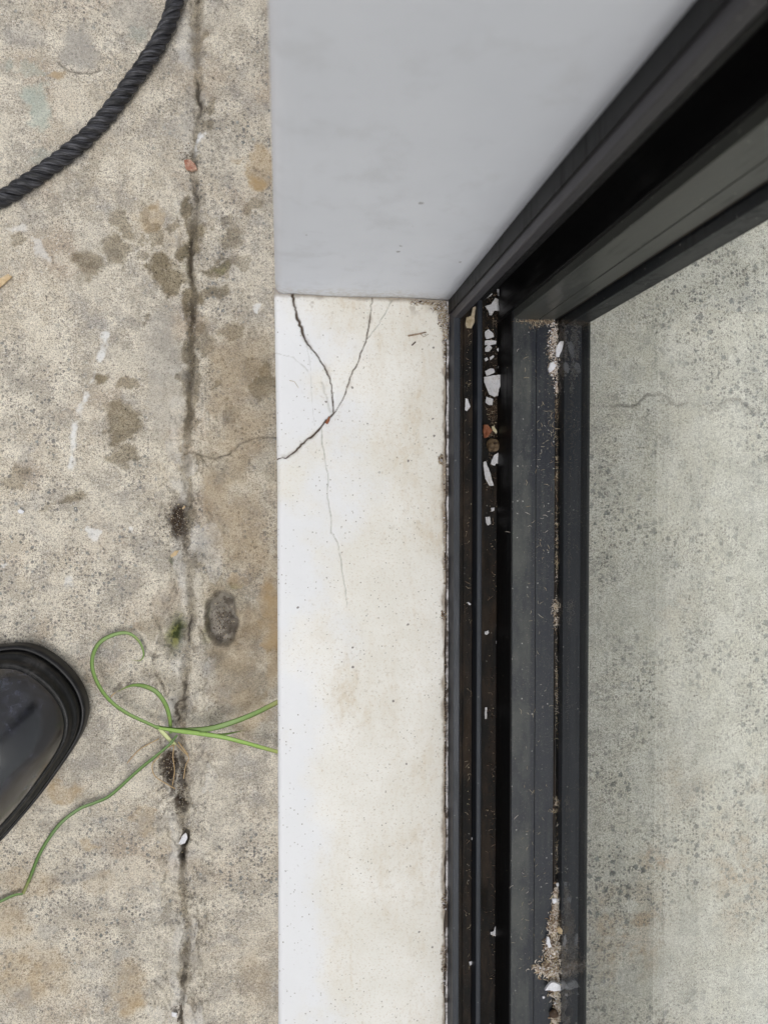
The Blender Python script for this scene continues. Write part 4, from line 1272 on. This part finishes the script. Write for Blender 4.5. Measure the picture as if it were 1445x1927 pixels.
FTW = flake_mat('twig_brown', (.22, .15, .10), (.40, .30, .22))
twig([(768, 632), (785, 629), (802, 625)], .0005, 'straw-like brown twig on the sill near the frame corner', FTW)
twig([(790, 628), (797, 634), (806, 629)], .0002, 'hair-thin bent stalk touching the straw-like twig', FTW)
twig([(775, 650), (782, 643)], .00035, 'short dark splinter on the sill below the straw-like twig', FD)
twig([(545, 716), (554, 718), (562, 730)], .00016, 'thin curved fibre on the sill left of the crack', FT)
twig([(614, 797), (618, 790), (620, 784)], .0009, 'rusty scrap stuck at the fork of the sill cracks', FB)


FP = flake_mat('pale_crumb', (.58, .50, .42), (.78, .71, .64))
FBR = flake_mat('brown_fibre', (.16, .10, .06), (.36, .25, .16))
# debris nobody could count
def debris(name, centres, z, label, seed, fib=.5, mats=None, size=(.0004, .0014), fk=1.0):
    """centres: (px, py, spread_x_px, spread_y_px, count, height)"""
    r = random.Random(seed); b = MB()
    k = (CAMZ - z) / F
    for (px, py, sx, sy, cnt, hh) in centres:
        for i in range(cnt):
            gx, gy = r.gauss(0, .5), r.gauss(0, .5)
            q = max(0, 1 - math.hypot(gx, gy) * .7)
            p = P(px + gx * sx, py + gy * sy, z) + Vector((0, 0, r.uniform(0, hh) * q + .0001))
            if r.random() < fib:
                L_ = r.uniform(.0010, .0034); a = r.uniform(0, 6.28); e = Vector((math.cos(a), math.sin(a), r.uniform(-.1, .35)))
                s = Vector((-e.y, e.x, r.uniform(-.3, .6))) * L_ * r.uniform(-.25, .25)
                b.tube([p - e * L_ * .5, p + s, p + e * L_ * .5], [.00007 * fk, .00011 * fk * fk, .00006 * fk], 3, r.choice([0, 0, 1, 2]))
            else:
                s = r.uniform(*size); n0 = len(b.v); a = r.uniform(0, 6.28)
                pts = []
                m_ = r.randint(4, 6)
                for j in range(m_):
                    t = a + 2 * math.pi * j / m_; rr = s * .5 * r.uniform(.6, 1.1)
                    pts.append(p + Vector((math.cos(t) * rr, math.sin(t) * rr * .8, r.uniform(-.25, .25) * s)))
                up = Vector((r.uniform(-.4, .4), r.uniform(-.4, .4), 1)) * s * .3
                b.v += [tuple(q_) for q_ in pts] + [tuple(q_ * .3 + (p + up) * .7 + Vector((0, 0, s * .1))) for q_ in pts]
                mi = r.choice([0, 0, 1, 2, 3])
                for j in range(m_):
                    j2 = (j + 1) % m_
                    b.f.append((n0 + j, n0 + j2, n0 + m_ + j2, n0 + m_ + j)); b.m.append(mi)
                b.f.append(tuple(n0 + m_ + j for j in range(m_))); b.m.append(mi)
    base = P(centres[0][0], centres[0][1], z)
    b.v = [(v[0] - base.x, v[1] - base.y, v[2] - base.z) for v in b.v]
    o = b.build(name, mats or [FO, FT, FW, FD]); o.location = base
    return tag(o, label, 'debris', kind='stuff')


SD = [FT, FO, FW, FD]
debris('seal_debris', [(1041, 628, 8, 20, 170, .002), (1040, 655, 9, 20, 150, .0022), (1044, 690, 6, 22, 110, .002), (1040, 700, 7, 10, 50, .002), (1046, 725, 3, 20, 50, .0012)], SR,
       'pale flaky crumbs heaped along the top of the glazing seal', 21, .25, [FP, FP, FBR, FW], (.0005, .0017))
debris('seal_debris', [(1000, 604, 34, 3, 170, .0005), (1030, 607, 16, 4, 90, .0006), (1005, 612, 18, 8, 60, .0004), (1034, 670, 9, 40, 90, .0006), (1038, 790, 7, 90, 60, .0004), (1047, 760, 2, 50, 70, .0008), (1047, 880, 2, 90, 90, .0006)], SR,
       'fine beige fluff and dust in the corner and along the upper seal', 31, .3, [FT, FBR, FBR, FT], (.0002, .0006))
debris('seal_debris', [(1044, 1705, 6, 22, 156, .002), (1040, 1740, 9, 22, 286, .003), (1037, 1782, 12, 24, 416, .004), (1034, 1820, 17, 18, 494, .004), (1014, 1824, 14, 7, 104, .001), (1042, 1855, 9, 20, 234, .003), (1048, 1890, 5, 22, 182, .002), (1044, 1915, 8, 12, 156, .002), (1046, 1680, 3, 14, 41, .001)], SR,
       'tan fibrous debris heaped on the seal at the lower end', 22, .82, [FP, FT, FBR, FW], (.0007, .0022), 1.7)
debris('seal_debris', [(1043, 1142, 7, 12, 70, .002), (1045, 1165, 4, 18, 50, .0015)], SR, 'small tuft of tan fibres halfway down the glazing seal', 23, .8, [FP, FBR, FT, FP])
debris('seal_debris', [(1046, 1510, 4, 10, 40, .0015), (1040, 1524, 8, 4, 20, .001), (1047, 1300, 1.5, 120, 90, .0005), (1047, 1040, 1.5, 90, 90, .0005), (1047, 1600, 1.5, 60, 60, .0005)], SR, 'sparse crumbs and fibres strung along the lower seal', 24, .5, [FT, FBR, FP, FT], (.0003, .0009))
debris('rail_lint', [(1000, 1200, 42, 700, 260, .0002), (1020, 900, 22, 300, 160, .0002), (1000, 1700, 40, 260, 120, .0002)], SR, 'fine pale lint and specks scattered over the sash rail', 32, .2, [FT, FT, FP, FT], (.00015, .0004))
debris('corner_debris', [(828, 580, 14, 8, 380, .002), (834, 600, 9, 16, 420, .003), (838, 625, 5, 20, 200, .002), (800, 570, 30, 4, 160, .0008), (836, 660, 3, 30, 60, .001)], SILL,
       'brown fibres, grit and white paint crumbs packed into the sill corner', 25, .4, [FT, FD, FW, FTW])
debris('edge_debris', [(829, 865, 5, 10, 100, .0015), (834, 1158, 5, 8, 60, .001), (835, 1695, 5, 14, 70, .001), (834, 1820, 5, 40, 60, .001), (836, 1000, 2, 160, 90, .0006), (837, 1400, 2, 200, 90, .0006)], SILL,
       'brown dirt crumbs along the inner edge of the white sill', 26, .4, [FTW, FD, FT, FW])
debris('track_debris', [(925, 600, 16, 60, 150, .001), (928, 700, 16, 90, 160, .001), (928, 800, 15, 70, 240, .002), (926, 775, 12, 14, 120, .003), (925, 900, 15, 120, 80, .0006), (928, 1300, 15, 400, 160, .0004), (928, 1700, 15, 300, 120, .0004)], T2,
       'dark plant bits and grit scattered in the sash track', 27, .5, [FD, FD, FTW, FT], (.0004, .0012))
debris('track_debris', [(881, 700, 7, 120, 50, .0004), (881, 1100, 7, 300, 70, .0004), (881, 1600, 7, 300, 70, .0004)], T1, 'fine pale grit in the narrow outer channel', 28, .3, [FD, FTW, FT, FY], (.0003, .0008))
debris('paving_grit', [(334, 985, 22, 46, 350, .0008), (322, 1445, 24, 50, 300, .0008), (345, 1500, 16, 60, 160, .0006), (418, 1165, 22, 40, 260, .0004), (356, 300, 14, 40, 70, .0004), (346, 1700, 14, 200, 90, .0004), (340, 1910, 24, 20, 80, .0006), (362, 600, 10, 160, 80, .0004), (260, 1290, 60, 50, 40, .0004)], -.0006,
       'dark soil crumbs and grit in and beside the paving joint', 29, .15, [FD, FD, flake_mat('grit_grey', (.16, .15, .14), (.40, .38, .35)), FT], (.0004, .0013))
